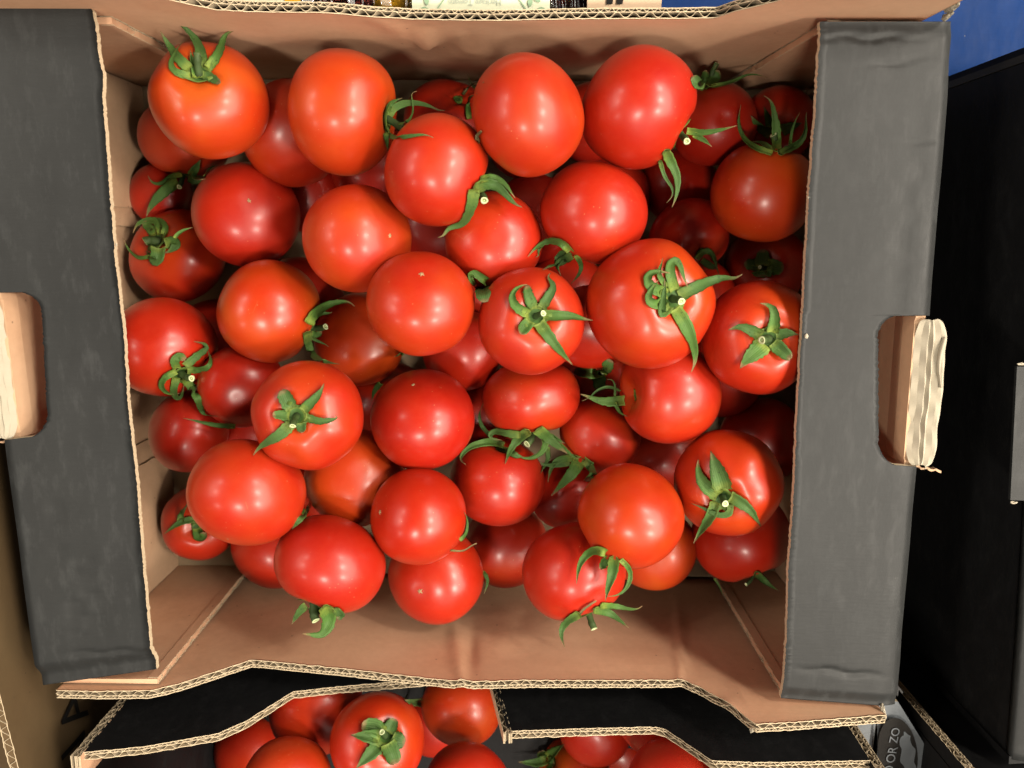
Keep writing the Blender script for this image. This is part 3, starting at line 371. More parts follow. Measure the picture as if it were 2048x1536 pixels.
{'id':20,'l':'dented red tomato under the biggest one, thin sepals poking out at its left','p':[100.5,-12.3,-45.6],'a':25.8,'b':24.5,'ax':[-0.992,-0.039,0.118],'h':0.31,'s':[[[79.5,-16.7,-47.9,77.3,-16.7,-47.0,75.1,-16.9,-46.5,73.0,-17.1,-46.3,71.1,-17.1,-46.3,68.9,-17.0,-46.3,66.9,-16.6,-46.3,65.0,-16.1,-46.3,63.0,-15.4,-46.4,61.1,-14.6,-46.4,59.1,-13.9,-46.4,57.3,-13.4,-46.4],5.04,''],[[77.8,-12.6,-51.0,75.7,-11.5,-49.2,73.6,-10.4,-48.2,71.7,-9.9,-47.9,69.8,-10.0,-47.8,67.8,-10.6,-47.6,66.0,-11.5,-47.4,64.4,-12.6,-47.1,63.1,-14.1,-46.7,61.7,-15.4,-46.3,59.9,-16.1,-46.0,58.0,-16.7,-45.7],1.49,''],[[74.5,-15.3,-47.0,74.5,-13.9,-47.1,74.5,-12.5,-47.3,74.5,-11.1,-47.4,74.5,-9.9,-47.5,74.3,-8.7,-47.6,73.7,-7.3,-47.7,73.0,-6.4,-47.8,71.8,-6.1,-47.7,70.4,-6.2,-47.6],1.38,''],[[74.5,-17.6,-46.5,75.0,-18.8,-46.0,75.6,-20.1,-45.5,76.2,-21.2,-45.0,76.8,-22.1,-44.5,77.8,-22.8,-43.7,78.9,-23.0,-42.2,79.8,-23.0,-39.9],2.01,'']],'k':None,'hub':[84.0,-13.0,-43.6]},
{'id':21,'l':'large orange-red tomato at the lower left with pale blossom mark below','p':[-99.7,-55.9,-17.5],'a':26.7,'b':23.5,'ax':[0.192,0.719,-0.668],'h':0.47,'s':[],'k':None,'hub':None},
{'id':22,'l':'small round tomato in the lower middle with a beige blossom scar on its left','p':[-21.8,-72.7,-33.1],'a':23.5,'b':22.3,'ax':[0.753,-0.306,-0.583],'h':0.35,'s':[[[-5.1,-85.3,-21.6,-3.8,-86.6,-24.4,-2.4,-87.5,-26.0,-1.0,-87.7,-26.5,0.5,-87.5,-26.5,1.9,-86.9,-26.7,3.3,-86.0,-26.9,4.5,-85.1,-27.1,5.9,-84.4,-27.2,7.1,-84.0,-27.3],1.28,'t'],[[-1.2,-81.7,-25.1,0.1,-80.3,-24.4,1.1,-80.2,-27.5,1.8,-79.5,-29.5,2.1,-78.2,-30.5,2.3,-76.4,-31.1,2.3,-74.5,-31.2,2.2,-72.6,-30.4,1.8,-70.2,-28.7,1.2,-67.9,-26.4],2.01,'']],'k':None,'hub':[-8.2,-78.3,-43.6]},
{'id':23,'l':'orange-red tomato at the lower right with sepals curling out beneath its left side','p':[81.0,-67.9,-24.9],'a':25.2,'b':22.9,'ax':[-0.399,-0.838,-0.373],'h':0.55,'s':[[[67.4,-79.3,-5.8,65.3,-78.2,-4.9,63.5,-78.3,-6.8,62.1,-80.3,-11.3,60.7,-82.8,-14.9,59.3,-85.0,-16.6,58.0,-86.7,-16.6,56.8,-88.3,-15.9,56.0,-90.0,-14.9,55.5,-91.8,-13.9,55.1,-93.4,-12.9,54.8,-95.2,-11.8,54.6,-96.9,-10.8],4.13,''],[[71.2,-81.1,-5.2,71.4,-84.9,-8.5,71.6,-88.6,-11.3,71.5,-91.6,-12.5,71.0,-93.9,-12.2,70.2,-95.8,-11.2,69.4,-97.5,-10.0,68.8,-99.4,-8.8,68.3,-101.2,-7.6,67.8,-103.1,-6.4],4.98,''],[[74.0,-82.2,-5.1,75.6,-83.5,-4.5,77.4,-85.7,-6.1,79.0,-89.1,-9.5,79.8,-92.1,-11.0,79.6,-94.3,-10.8,78.9,-96.1,-10.0,77.8,-97.8,-9.1,76.4,-99.2,-8.4,74.5,-100.3,-7.8,72.5,-101.0,-7.5,70.4,-101.3,-7.4,68.2,-101.3,-7.5],2.5,''],[[68.5,-82.1,-7.6,68.3,-83.9,-9.7,68.2,-86.2,-13.0,67.9,-87.8,-14.8,67.5,-88.7,-15.1,66.9,-89.5,-14.7,66.4,-90.1,-14.2,65.8,-90.7,-13.7],4.14,'b']],'k':None,'hub':[73.8,-83.2,-31.7]},
{'id':24,'l':'tomato at lower right beside the flap, large pointed calyx, round cut stalk','p':[128.7,-54.1,-33.7],'a':25.8,'b':22.2,'ax':[-0.362,-0.092,0.928],'h':0.47,'s':[[[120.8,-51.1,-12.7,119.9,-48.7,-12.0,119.2,-46.4,-12.0,118.6,-44.4,-12.4,118.1,-42.7,-13.1,117.6,-40.8,-14.1,117.0,-39.1,-15.1,116.6,-37.6,-16.1,116.2,-35.9,-17.4,115.8,-34.2,-18.8],8.63,''],[[119.9,-54.8,-15.6,118.2,-53.5,-15.3,116.4,-52.2,-15.0,114.7,-51.0,-14.9,113.4,-49.9,-15.1,112.2,-48.6,-15.5,111.3,-47.0,-16.2,110.8,-45.5,-17.0,110.4,-43.9,-18.0,110.3,-42.1,-18.9,110.3,-40.5,-19.6,110.7,-38.8,-20.2],6.63,''],[[124.4,-54.2,-12.8,125.7,-54.7,-11.7,127.1,-55.3,-10.7,128.5,-56.1,-10.0,130.0,-57.0,-9.6,131.5,-58.2,-9.4,133.0,-59.5,-9.8,134.6,-61.3,-10.7,136.1,-63.5,-11.9,137.7,-65.7,-13.7,139.6,-68.4,-16.2,141.8,-71.4,-19.8],5.36,''],[[124.8,-58.3,-13.4,125.0,-60.3,-12.9,124.9,-62.2,-13.1,123.6,-63.5,-13.8,121.6,-64.1,-14.4,120.0,-64.0,-15.0,118.1,-63.5,-15.5,116.4,-63.0,-16.1,114.8,-62.2,-16.6,113.2,-61.4,-17.2,111.7,-60.9,-18.0,110.0,-60.6,-19.1,108.4,-60.2,-20.4],3.12,''],[[118.7,-58.1,-16.1,118.3,-60.1,-15.9,117.8,-62.0,-15.8,117.2,-64.0,-16.0,116.5,-66.1,-16.9,116.0,-68.7,-18.7,115.7,-71.5,-21.5,115.2,-74.4,-24.0,114.4,-76.6,-25.3,113.4,-78.3,-25.2,112.4,-80.1,-24.6,111.4,-81.6,-23.9],4.87,'']],'k':[[122.3,-55.8,-17.3],[121.3,-56.2,-11.9],[121.2,-56.3,-8.8],1.56],'hub':[122.3,-55.8,-17.3]},
{'id':25,'l':'wide crimson tomato at the bottom left, pale green sepals on the cardboard','p':[-64.3,-94.6,-25.5],'a':27.0,'b':22.4,'ax':[-0.327,-0.805,0.495],'h':0.15,'s':[[[-73.8,-111.2,-15.2,-74.8,-111.9,-14.3,-75.7,-112.5,-13.1,-76.4,-113.1,-11.6,-77.0,-113.7,-10.1,-77.5,-114.5,-8.7,-78.0,-115.4,-7.5,-78.5,-116.4,-6.4],3.81,''],[[-61.1,-105.6,-2.4,-61.1,-109.2,-5.3,-61.4,-113.3,-9.2,-61.9,-116.4,-11.1,-62.6,-118.6,-10.9,-63.4,-120.1,-9.8,-64.2,-121.5,-8.7,-65.9,-122.2,-7.7,-67.4,-121.9,-7.1,-69.4,-121.5,-6.5,-71.6,-121.0,-6.0,-73.6,-120.5,-5.5],6.81,''],[[-57.1,-107.4,-4.1,-56.7,-108.9,-5.5,-56.4,-110.9,-7.5,-56.4,-113.2,-10.3,-56.5,-114.9,-12.3,-57.1,-115.8,-13.1,-58.2,-115.9,-13.1,-59.4,-115.7,-12.7],3.8,'b'],[[-69.6,-112.1,-15.1,-69.6,-113.3,-14.7,-69.5,-114.4,-14.1,-69.3,-115.3,-13.2,-69.0,-116.1,-12.1,-68.7,-116.8,-10.7],6.14,'']],'k':[[-70.1,-108.9,-16.7],[-69.6,-113.8,-13.1],[-68.2,-116.7,-10.6],2.03],'hub':[-70.1,-108.9,-16.7]},
{'id':26,'l':'red tomato at the bottom middle with a small starry blossom scar facing up','p':[-17.1,-117.6,-64.8],'a':25.8,'b':22.2,'ax':[0.272,-0.024,-0.962],'h':0.31,'s':[[[8.5,-115.1,-65.6,9.6,-115.7,-62.9,10.6,-117.5,-63.1,11.2,-119.3,-62.8,11.1,-120.8,-62.1,10.6,-122.4,-61.2,9.9,-123.9,-60.3,9.3,-125.5,-59.3],2.43,'']],'k':None,'hub':[-12.2,-118.1,-82.0]},
{'id':27,'l':'wrinkled red tomato at the bottom with its stalk lying on the cardboard wall','p':[55.8,-104.8,-42.3],'a':26.6,'b':24.1,'ax':[0.322,-0.832,0.453],'h':0.19,'s':[[[56.7,-115.1,-16.9,55.2,-116.6,-17.7,53.6,-118.4,-19.2,52.3,-120.6,-21.2,51.1,-123.6,-24.6,50.0,-126.4,-26.7,49.2,-128.4,-27.2,48.8,-130.0,-26.6,49.0,-131.6,-25.6,49.3,-133.0,-24.5,49.9,-134.4,-23.4,50.6,-135.6,-22.4],4.11,''],[[64.1,-113.5,-18.2,66.5,-114.9,-20.3,69.3,-118.0,-25.8,71.8,-120.0,-28.8,73.8,-121.2,-29.1,75.5,-122.1,-28.3,77.1,-123.0,-27.3,78.7,-123.9,-26.2,80.3,-124.9,-25.1,81.8,-125.8,-24.0],4.12,''],[[67.4,-111.8,-19.2,69.5,-112.7,-21.0,71.8,-114.2,-23.8,74.2,-116.2,-27.7,76.3,-117.4,-29.8,78.4,-117.9,-30.1,80.2,-118.2,-29.6,81.9,-118.3,-29.0,83.9,-118.2,-28.5,85.7,-118.1,-28.1,87.4,-117.4,-27.9,88.7,-116.1,-27.9],3.12,''],[[55.9,-119.8,-21.8,56.6,-117.2,-19.3,57.3,-115.3,-17.9,58.0,-113.6,-17.0,59.0,-112.3,-16.5,60.1,-111.3,-16.4,61.3,-110.5,-16.5,62.5,-109.6,-16.7,63.7,-109.0,-16.9,64.9,-108.5,-17.4],1.88,'t']],'k':[[62.0,-120.7,-33.7],[63.9,-125.5,-29.9],[65.2,-128.4,-27.3],1.68],'hub':[62.0,-120.7,-33.7]},
{'id':28,'l':'glossy red tomato in the lower middle under a mop of sepals','p':[15.9,-66.2,-70.8],'a':25.4,'b':22.4,'ax':[0.146,0.981,0.126],'h':0.23,'s':[[[19.7,-47.0,-72.2,17.3,-45.4,-70.4,14.8,-44.3,-69.1,12.3,-43.7,-67.1,9.6,-43.3,-64.5,7.1,-43.5,-63.3,4.4,-44.2,-63.2,2.0,-45.2,-63.3,-0.2,-46.9,-63.1,-2.0,-48.6,-62.4,-3.4,-50.6,-60.7,-2.7,-51.9,-57.9,-0.0,-52.3,-54.5],4.78,''],[[21.2,-47.3,-71.3,22.3,-46.9,-65.4,23.3,-46.4,-58.7,24.4,-46.9,-56.4,25.7,-47.6,-56.1,27.2,-48.3,-56.9,28.7,-48.9,-57.8,30.3,-49.5,-58.6],4.74,''],[[42.7,-47.6,-73.4,42.8,-49.3,-72.9,43.0,-51.0,-72.3,43.1,-52.6,-71.8,43.0,-54.0,-71.3,42.3,-55.6,-70.7,41.3,-56.8,-69.8,40.4,-57.7,-67.9,39.6,-58.3,-64.9,38.8,-58.7,-61.1],3.15,''],[[12.8,-43.0,-75.4,11.0,-41.4,-75.4,9.2,-39.8,-75.5,7.8,-38.1,-75.6,6.7,-36.0,-75.7,6.1,-33.7,-75.9,5.9,-31.3,-75.9,6.3,-28.8,-74.5,7.4,-25.6,-69.9,8.6,-21.8,-62.1],2.4,'']],'k':None,'hub':[18.6,-48.5,-68.6]},
{'id':29,'l':'small red tomato below the dented one with drooping sepals at its lower left','p':[70.7,-41.3,-74.8],'a':22.3,'b':19.2,'ax':[-0.615,-0.771,-0.168],'h':0.35,'s':[[[59.2,-49.3,-56.9,58.2,-52.9,-60.8,57.3,-56.7,-65.0,56.0,-59.9,-67.2,54.2,-62.2,-67.4,52.3,-64.1,-66.7,50.3,-66.1,-65.9,48.3,-67.9,-65.0,46.4,-69.8,-64.0,44.5,-71.7,-63.1],6.8,''],[[56.4,-49.7,-60.2,54.1,-51.0,-63.9,51.8,-52.3,-67.7,49.5,-53.3,-69.8,47.4,-54.6,-70.1,45.7,-56.2,-69.6,44.5,-58.3,-68.7,43.8,-60.4,-67.8,43.2,-62.8,-66.8,42.7,-65.1,-65.8],3.87,''],[[60.7,-50.1,-56.4,61.9,-50.6,-54.0,63.4,-51.8,-54.1,64.7,-53.1,-54.5,65.4,-53.6,-52.4,64.8,-52.6,-43.0,62.5,-48.9,-25.6,61.7,-50.4,-26.9,62.4,-58.0,-48.8,62.3,-64.1,-65.7],5.15,'b'],[[54.7,-55.9,-70.4,52.6,-56.1,-70.2,50.4,-56.3,-70.0,48.2,-56.5,-69.8,46.2,-56.7,-69.6,44.4,-56.7,-69.4,42.1,-56.6,-69.2,40.1,-56.1,-68.9,38.6,-55.2,-68.5,37.7,-53.7,-69.6],3.15,'']],'k':None,'hub':[61.2,-53.1,-77.4]},
{'id':30,'l':'dull orange tomato sunk in the middle left between three brighter ones','p':[-58.7,7.9,-87.4],'a':25.5,'b':21.9,'ax':[0.493,-0.346,-0.798],'h':0.63,'s':[[[-35.5,0.6,-88.4,-23.8,12.6,-3.0,-30.7,6.4,-42.3,-35.3,2.5,-65.2,-37.4,1.0,-71.9,-38.4,0.6,-71.5],2.86,'']],'k':None,'hub':[-50.1,1.8,-101.3]},
{'id':31,'l':'red tomato against the left wall with round dark calyx and pale cut stalk','p':[-164.1,51.0,-109.3],'a':26.7,'b':20.9,'ax':[-0.276,0.482,0.832],'h':0.35,'s':[[[-169.8,63.0,-95.4,-171.0,64.0,-95.9,-172.2,64.9,-96.6,-173.4,65.9,-97.3,-174.6,66.8,-98.1,-176.0,67.7,-99.2,-176.9,68.7,-99.7,-177.4,69.6,-99.4],5.24,'b'],[[-166.0,63.1,-94.4,-166.8,65.0,-95.1,-167.6,67.0,-95.9,-168.8,68.6,-97.4,-170.7,70.1,-98.7,-173.0,70.6,-99.7,-175.1,70.6,-100.1,-177.1,70.2,-99.9,-178.8,69.6,-99.3,-180.2,68.6,-98.6,-181.3,67.1,-98.0,-181.9,65.3,-97.4,-182.6,63.4,-97.0],4.45,''],[[-164.6,62.6,-93.2,-163.9,64.1,-93.4,-163.3,65.5,-93.7,-163.6,67.0,-94.7,-164.6,68.3,-95.8,-166.2,69.7,-97.0,-167.9,70.8,-98.4,-169.9,71.4,-99.9,-172.3,71.5,-101.4,-174.8,71.5,-103.4],3.39,''],[[-161.5,58.0,-87.6,-160.0,58.4,-87.6,-158.6,58.8,-87.6,-157.4,59.0,-87.7,-155.8,58.6,-87.6,-155.1,57.7,-87.3,-155.5,56.8,-86.8,-156.5,55.6,-86.4,-157.6,54.7,-86.1,-158.7,54.0,-85.9,-160.0,53.5,-85.9,-161.4,52.9,-86.0],5.89,''],[[-165.0,56.1,-87.9,-164.8,54.4,-86.8,-164.7,52.8,-86.0,-165.0,50.9,-85.5,-165.5,48.9,-85.2,-166.5,48.7,-85.3,-167.7,49.7,-86.0,-169.3,51.1,-87.2,-171.1,52.7,-88.8,-173.0,54.2,-90.6],7.19,''],[[-168.2,51.5,-86.9,-170.3,51.1,-87.3,-172.6,50.6,-87.9,-175.0,50.2,-88.9,-177.3,50.4,-90.0,-179.6,51.2,-91.5,-181.9,52.5,-93.3,-183.8,53.8,-94.8,-185.3,55.4,-95.5,-186.1,57.0,-95.4,-186.6,58.7,-95.0,-186.8,60.4,-94.7],2.18,'']],'k':[[-168.7,59.1,-95.4],[-171.3,59.5,-91.6],[-173.3,58.8,-89.8],2.34],'hub':[-168.7,59.1,-95.4]},
{'id':32,'l':'dusky red tomato on the left half under the small star calyx one','p':[-115.7,-13.9,-63.1],'a':21.6,'b':18.6,'ax':[-0.215,0.134,-0.967],'h':0.15,'s':[[[-116.5,-32.8,-52.9,-117.9,-32.1,-50.1,-120.8,-32.3,-51.1,-123.5,-32.4,-51.9,-126.0,-32.2,-52.0,-128.3,-31.6,-51.5,-130.3,-30.9,-50.6,-132.2,-30.2,-49.8,-134.3,-29.4,-48.9,-136.1,-28.6,-48.0,-138.1,-27.9,-47.1,-140.0,-27.3,-46.2],2.97,'']],'k':None,'hub':[-118.9,-11.9,-77.7]},
{'id':33,'l':'dark red tomato low against the left wall with one thin sepal lying across it','p':[-149.7,-40.8,-73.9],'a':22.1,'b':19.0,'ax':[0.617,-0.432,-0.658],'h':0.15,'s':[],'k':None,'hub':None},
{'id':34,'l':'tomato deep in the lower left corner mostly under the large orange-red one','p':[-164.3,-108.0,-114.9],'a':22.6,'b':19.5,'ax':[0.212,0.18,0.961],'h':0.31,'s':[[[-160.3,-100.0,-98.9,-162.1,-99.9,-97.7,-164.3,-100.0,-97.0,-166.3,-100.3,-96.3,-168.2,-100.9,-95.7,-170.3,-102.1,-95.3,-172.3,-103.5,-95.3,-174.6,-105.2,-95.9,-177.1,-107.2,-97.1,-179.7,-109.4,-98.7],3.86,''],[[-168.2,-100.2,-96.1,-167.8,-98.6,-96.4,-167.4,-97.0,-96.8,-166.3,-94.9,-95.8,-161.0,-89.7,-85.9,-146.3,-77.2,-55.1,-122.3,-57.4,-3.5,-120.1,-55.1,-0.4],4.15,''],[[-160.3,-105.6,-99.5,-159.4,-106.8,-98.1,-158.9,-108.4,-97.3,-158.3,-109.7,-96.7,-157.6,-110.4,-96.4,-156.5,-110.0,-96.4,-155.2,-108.7,-96.6,-154.0,-107.6,-96.9],5.94,'b']],'k':None,'hub':[-161.0,-105.3,-100.1]},
{'id':35,'l':'orange tomato half hidden beneath the deep red smooth one at lower left','p':[-58.3,-61.6,-60.1],'a':25.9,'b':22.3,'ax':[-0.305,-0.463,-0.832],'h':0.71,'s':[],'k':None,'hub':None},
{'id':36,'l':'dull pinkish tomato sunk between the matt middle one and the squat one','p':[-3.6,2.4,-86.3],'a':22.1,'b':19.0,'ax':[0.293,0.134,-0.947],'h':0.15,'s':[],'k':None,'hub':None},
{'id':37,'l':'dull orange-red tomato low at the bottom between wrinkled and starry-scarred ones','p':[20.2,-119.5,-112.4],'a':25.3,'b':21.8,'ax':[-0.209,0.022,-0.978],'h':0.31,'s':[],'k':None,'hub':None},
{'id':38,'l':'shaded tomato squeezed between the centre star-calyx one and the biggest one','p':[62.3,18.3,-58.4],'a':21.5,'b':18.5,'ax':[0.186,0.437,-0.88],'h':0.19,'s':[],'k':None,'hub':None},
{'id':39,'l':'dark red tomato deep under the drooping sepals at the lower right','p':[53.3,-77.5,-86.5],'a':20.1,'b':17.3,'ax':[0.502,-0.619,-0.604],'h':0.23,'s':[],'k':None,'hub':None},
{'id':40,'l':'shaded orange tomato at the bottom right, under the one with curling sepals','p':[102.4,-105.4,-76.3],'a':23.4,'b':20.1,'ax':[0.198,0.136,-0.971],'h':0.75,'s':[],'k':None,'hub':None},
{'id':41,'l':'shaded crimson tomato in the bottom right corner, sepals on the cardboard below','p':[147.8,-96.2,-71.1],'a':26.4,'b':24.2,'ax':[0.328,-0.813,0.482],'h':0.19,'s':[[[149.7,-106.4,-46.2,153.8,-111.3,-53.8,157.0,-114.9,-58.1,159.0,-116.7,-58.7,160.4,-117.5,-57.4,161.6,-117.9,-55.4,162.8,-118.2,-53.3,164.1,-118.6,-51.4],3.76,''],[[133.4,-117.6,-63.7,134.0,-118.6,-62.8,134.7,-119.5,-62.0,135.3,-120.4,-61.1,135.7,-121.2,-60.3,136.1,-122.3,-59.4,136.3,-123.3,-58.6,136.6,-124.3,-57.7],1.41,'']],'k':[[154.1,-111.7,-61.9],[151.4,-115.4,-58.3],[147.9,-117.2,-55.9],0.9],'hub':[154.1,-111.7,-61.9]},
{'id':42,'l':'dark red tomato in the shade of the right flap, below the dark star calyx','p':[170.1,-53.1,-112.7],'a':24.4,'b':21.0,'ax':[0.398,0.145,-0.906],'h':0.15,'s':[],'k':None,'hub':None},
{'id':43,'l':'red tomato at the top right with a green sepal tuft against the top wall','p':[126.7,120.3,-90.4],'a':21.5,'b':20.4,'ax':[-0.272,0.955,0.114],'h':0.15,'s':[[[118.6,136.0,-76.7,120.5,138.4,-82.8,121.7,140.4,-86.4,122.3,141.9,-87.1,122.6,143.1,-86.3,123.0,144.2,-85.1,123.4,145.4,-84.0,123.8,146.4,-83.2,124.3,147.5,-82.5,124.9,148.2,-81.9],2.43,''],[[121.0,136.7,-76.0,123.3,137.1,-75.6,125.7,137.5,-75.7,128.2,138.3,-76.9,131.2,139.4,-79.6,133.8,140.4,-81.0,136.0,141.4,-81.1,137.8,142.5,-80.6,139.8,142.9,-79.7,142.1,142.9,-78.9,144.2,142.6,-78.2,146.4,141.8,-77.5,148.4,140.7,-76.8],2.02,''],[[116.8,135.8,-78.3,102.4,125.6,-17.6,101.0,126.2,-15.4,100.0,127.0,-14.5,99.1,127.9,-14.4,98.3,128.9,-14.5],5.03,'b'],[[120.4,137.0,-75.2,122.7,139.5,-81.5,124.3,141.5,-84.7,125.1,142.8,-84.9,125.6,144.0,-83.7,126.1,145.0,-82.5],5.82,'b'],[[120.3,139.3,-88.0,120.3,140.8,-87.8,120.3,142.1,-87.3,120.2,143.4,-86.4,120.0,144.5,-85.2,119.8,145.7,-83.9],4.65,'b']],'k':[[122.2,136.2,-88.4],[123.2,143.9,-85.9],[124.9,149.2,-83.6],1.32],'hub':[122.2,136.2,-88.4]},
{'id':44,'l':'dark tomato in the top right corner with a shadowed calyx','p':[168.3,124.3,-117.1],'a':20.4,'b':17.5,'ax':[-0.092,-0.232,0.968],'h':0.23,'s':[[[160.2,117.3,-101.9,158.0,118.3,-100.9,155.2,119.0,-98.3,151.2,119.1,-90.8,145.9,118.4,-78.3,143.3,119.4,-74.6,141.8,120.7,-73.3,140.4,122.1,-72.3],5.69,''],[[159.9,120.0,-101.5,159.1,121.5,-101.0,158.2,123.2,-100.4,157.5,124.8,-100.1,156.9,126.3,-100.2,156.3,128.0,-100.4,155.7,129.5,-100.7,155.1,131.0,-101.2],4.34,''],[[166.1,119.3,-103.1,167.2,119.8,-102.1,168.5,120.3,-101.5,169.7,120.9,-100.7,170.9,121.3,-100.0,172.2,121.8,-99.2,173.4,122.2,-98.6,174.7,122.7,-98.1],5.88,'']],'k':None,'hub':[167.0,121.0,-103.4]},
{'id':45,'l':'red tomato between the biggest one and the flap-side orange one, curled sepal','p':[116.3,63.0,-89.0],'a':21.5,'b':16.7,'ax':[0.263,-0.575,0.774],'h':0.23,'s':[[[118.5,52.0,-78.9,119.4,53.7,-78.0,120.3,55.2,-77.3,121.5,56.1,-76.4,123.3,56.3,-75.9,125.2,55.6,-76.6,126.7,54.2,-78.5,128.1,52.2,-80.5,129.2,50.4,-82.0,129.8,48.6,-82.6,130.3,46.8,-82.4,131.0,45.1,-82.0,131.7,43.4,-81.5],3.26,''],[[121.5,51.6,-79.9,122.5,50.8,-79.4,123.8,50.0,-80.0,125.1,49.2,-81.0,126.5,48.5,-82.1,127.9,48.0,-82.6,129.2,47.7,-82.6,130.3,47.4,-82.2],3.79,'b']],'k':None,'hub':[119.9,55.3,-78.5]},
{'id':46,'l':'dark deep tomato left of the orange flap-side one, long sepal hanging over','p':[115.8,91.3,-116.1],'a':21.4,'b':18.4,'ax':[-0.305,-0.463,-0.832],'h':0.15,'s':[],'k':None,'hub':None},
{'id':47,'l':'shaded tomato under the right flap with a dark blunt calyx up','p':[165.5,46.8,-114.4],'a':23.1,'b':19.9,'ax':[-0.381,0.076,0.921],'h':0.27,'s':[[[158.6,48.1,-97.1,158.5,49.9,-97.1,158.4,51.7,-97.0,158.3,53.5,-96.9,158.2,55.3,-96.7,158.0,57.1,-96.4],8.37,'b'],[[160.7,48.2,-96.3,162.2,47.9,-95.2,163.6,47.6,-94.2,165.2,47.3,-93.4,166.7,47.0,-92.6,168.3,46.7,-91.8],8.85,'b'],[[157.9,48.6,-98.3,156.2,48.7,-98.6,154.5,48.8,-98.8,152.7,48.9,-99.0,150.9,49.1,-99.2,149.2,49.2,-99.4],6.84,'b'],[[158.3,45.8,-95.9,158.4,45.2,-95.8,158.4,44.5,-95.7,158.5,43.8,-95.9,158.6,43.2,-96.3,158.8,42.5,-96.6],10.48,'b'],[[153.5,47.6,-99.1,154.3,47.9,-99.0,155.6,48.1,-98.9,156.7,48.1,-98.8,157.9,48.2,-98.7,159.2,48.3,-98.6,160.4,48.3,-98.2,161.5,48.4,-97.6],2.1,'']],'k':[[159.4,48.1,-99.8],[156.8,48.0,-94.2],[155.2,47.8,-90.7],0.94],'hub':[159.4,48.1,-99.8]},
{'id':48,'l':'shaded tomato in the top row behind the tall one with right-hand stalk','p':[-86.7,112.5,-74.6],'a':26.2,'b':20.3,'ax':[-0.517,0.484,-0.706],'h':0.47,'s':[],'k':None,'hub':None},
{'id':49,'l':'shaded tomato in the top left corner, under the one with upright sepals','p':[-157.8,114.5,-113.6],'a':24.0,'b':20.7,'ax':[-0.106,-0.994,-0.031],'h':0.43,'s':[[[-162.6,91.9,-111.9,-163.9,90.2,-110.2,-165.3,88.6,-108.5,-166.9,87.1,-107.4,-168.5,85.5,-106.6,-170.2,84.1,-106.2,-171.9,82.3,-105.8,-173.4,80.5,-105.3,-174.8,78.4,-104.5,-175.9,76.5,-103.8,-176.8,74.2,-103.1,-177.2,72.0,-102.4],6.63,''],[[-155.7,94.7,-99.9,-158.3,94.4,-101.4,-162.4,94.4,-106.4,-165.4,93.8,-109.0,-167.1,92.6,-109.1,-168.4,91.2,-108.2,-169.7,90.3,-107.3,-171.4,89.9,-106.5,-173.0,90.1,-105.6,-174.1,90.9,-104.9,-174.8,92.5,-104.4,-175.3,94.2,-103.9],3.27,''],[[-150.9,94.5,-101.9,-149.3,95.4,-100.1,-147.9,96.5,-98.9,-146.8,97.5,-98.1,-145.8,98.6,-97.6,-144.8,99.7,-97.1,-143.9,100.8,-96.6,-143.0,101.9,-96.0],4.39,''],[[-150.6,93.4,-99.8,-149.8,93.2,-101.4,-149.1,93.0,-103.0,-146.9,92.5,-101.1,-140.3,91.3,-88.1,-129.1,89.2,-63.2],7.67,'b'],[[-129.9,91.3,-66.6,-137.5,94.1,-88.1,-141.6,96.4,-100.5,-142.2,97.8,-104.3,-141.3,98.7,-104.7,-140.5,99.3,-106.0,-139.5,99.7,-107.3,-138.7,100.1,-108.8],1.55,'']],'k':[[-159.6,98.0,-114.1],[-159.6,92.0,-109.9],[-159.4,88.3,-105.6],1.34],'hub':[-159.6,98.0,-114.1]},
{'id':50,'l':'dark tomato beneath the upright oval one, seen through the gap below it','p':[28.8,113.5,-112.4],'a':19.3,'b':16.6,'ax':[0.302,0.036,-0.953],'h':0.19,'s':[],'k':None,'hub':None},
{'id':51,'l':'dark red tomato glimpsed between the two big ones of the top row','p':[66.7,123.9,-112.9],'a':21.5,'b':18.5,'ax':[0.198,0.36,-0.912],'h':0.15,'s':[],'k':None,'hub':None},
{'id':52,'l':'orange-red tomato peeping from under the dented one at lower right','p':[113.2,-61.0,-112.5],'a':25.0,'b':22.3,'ax':[0.109,-0.924,-0.365],'h':0.47,'s':[],'k':None,'hub':None},
{'id':53,'l':'dark tomato low at the bottom left behind the wide crimson one','p':[-120.6,-123.0,-112.5],'a':25.0,'b':21.8,'ax':[0.499,0.491,-0.714],'h':0.23,'s':[],'k':None,'hub':None},
{'id':54,'l':'dark red tomato low against the middle of the top wall, in shadow','p':[-12.0,123.0,-112.6],'a':25.0,'b':20.0,'ax':[0.33,0.682,0.653],'h':0.15,'s':[[[0.0,122.8,-92.4,-0.2,124.4,-92.2,-0.5,126.2,-93.0,-0.7,128.1,-94.5,-0.9,130.2,-97.2,-0.9,132.2,-98.1,0.0,132.3,-89.5,2.7,128.2,-59.2,7.1,119.8,-7.4,8.6,119.5,-2.8],2.96,''],[[3.1,140.0,-112.7,8.0,121.7,-5.8,4.1,132.9,-61.5,1.4,140.3,-94.8,-0.0,143.5,-105.6,-0.7,145.1,-106.7,-1.3,146.3,-106.1,-1.9,147.6,-105.6],0.99,''],[[-3.9,137.1,-104.3,-2.8,138.8,-105.4,-1.8,140.6,-106.5,-0.5,141.7,-105.6,1.7,140.5,-94.5,5.3,134.4,-60.4,9.8,123.8,-3.5,11.4,123.4,-0.5],1.71,'t']],'k':None,'hub':[-6.6,134.0,-102.1]},
{'id':55,'l':'dark tomato deep in the gap left of the freckled one','p':[-20.9,68.5,-112.2],'a':22.5,'b':19.4,'ax':[0.096,0.138,-0.986],'h':0.15,'s':[],'k':None,'hub':None},
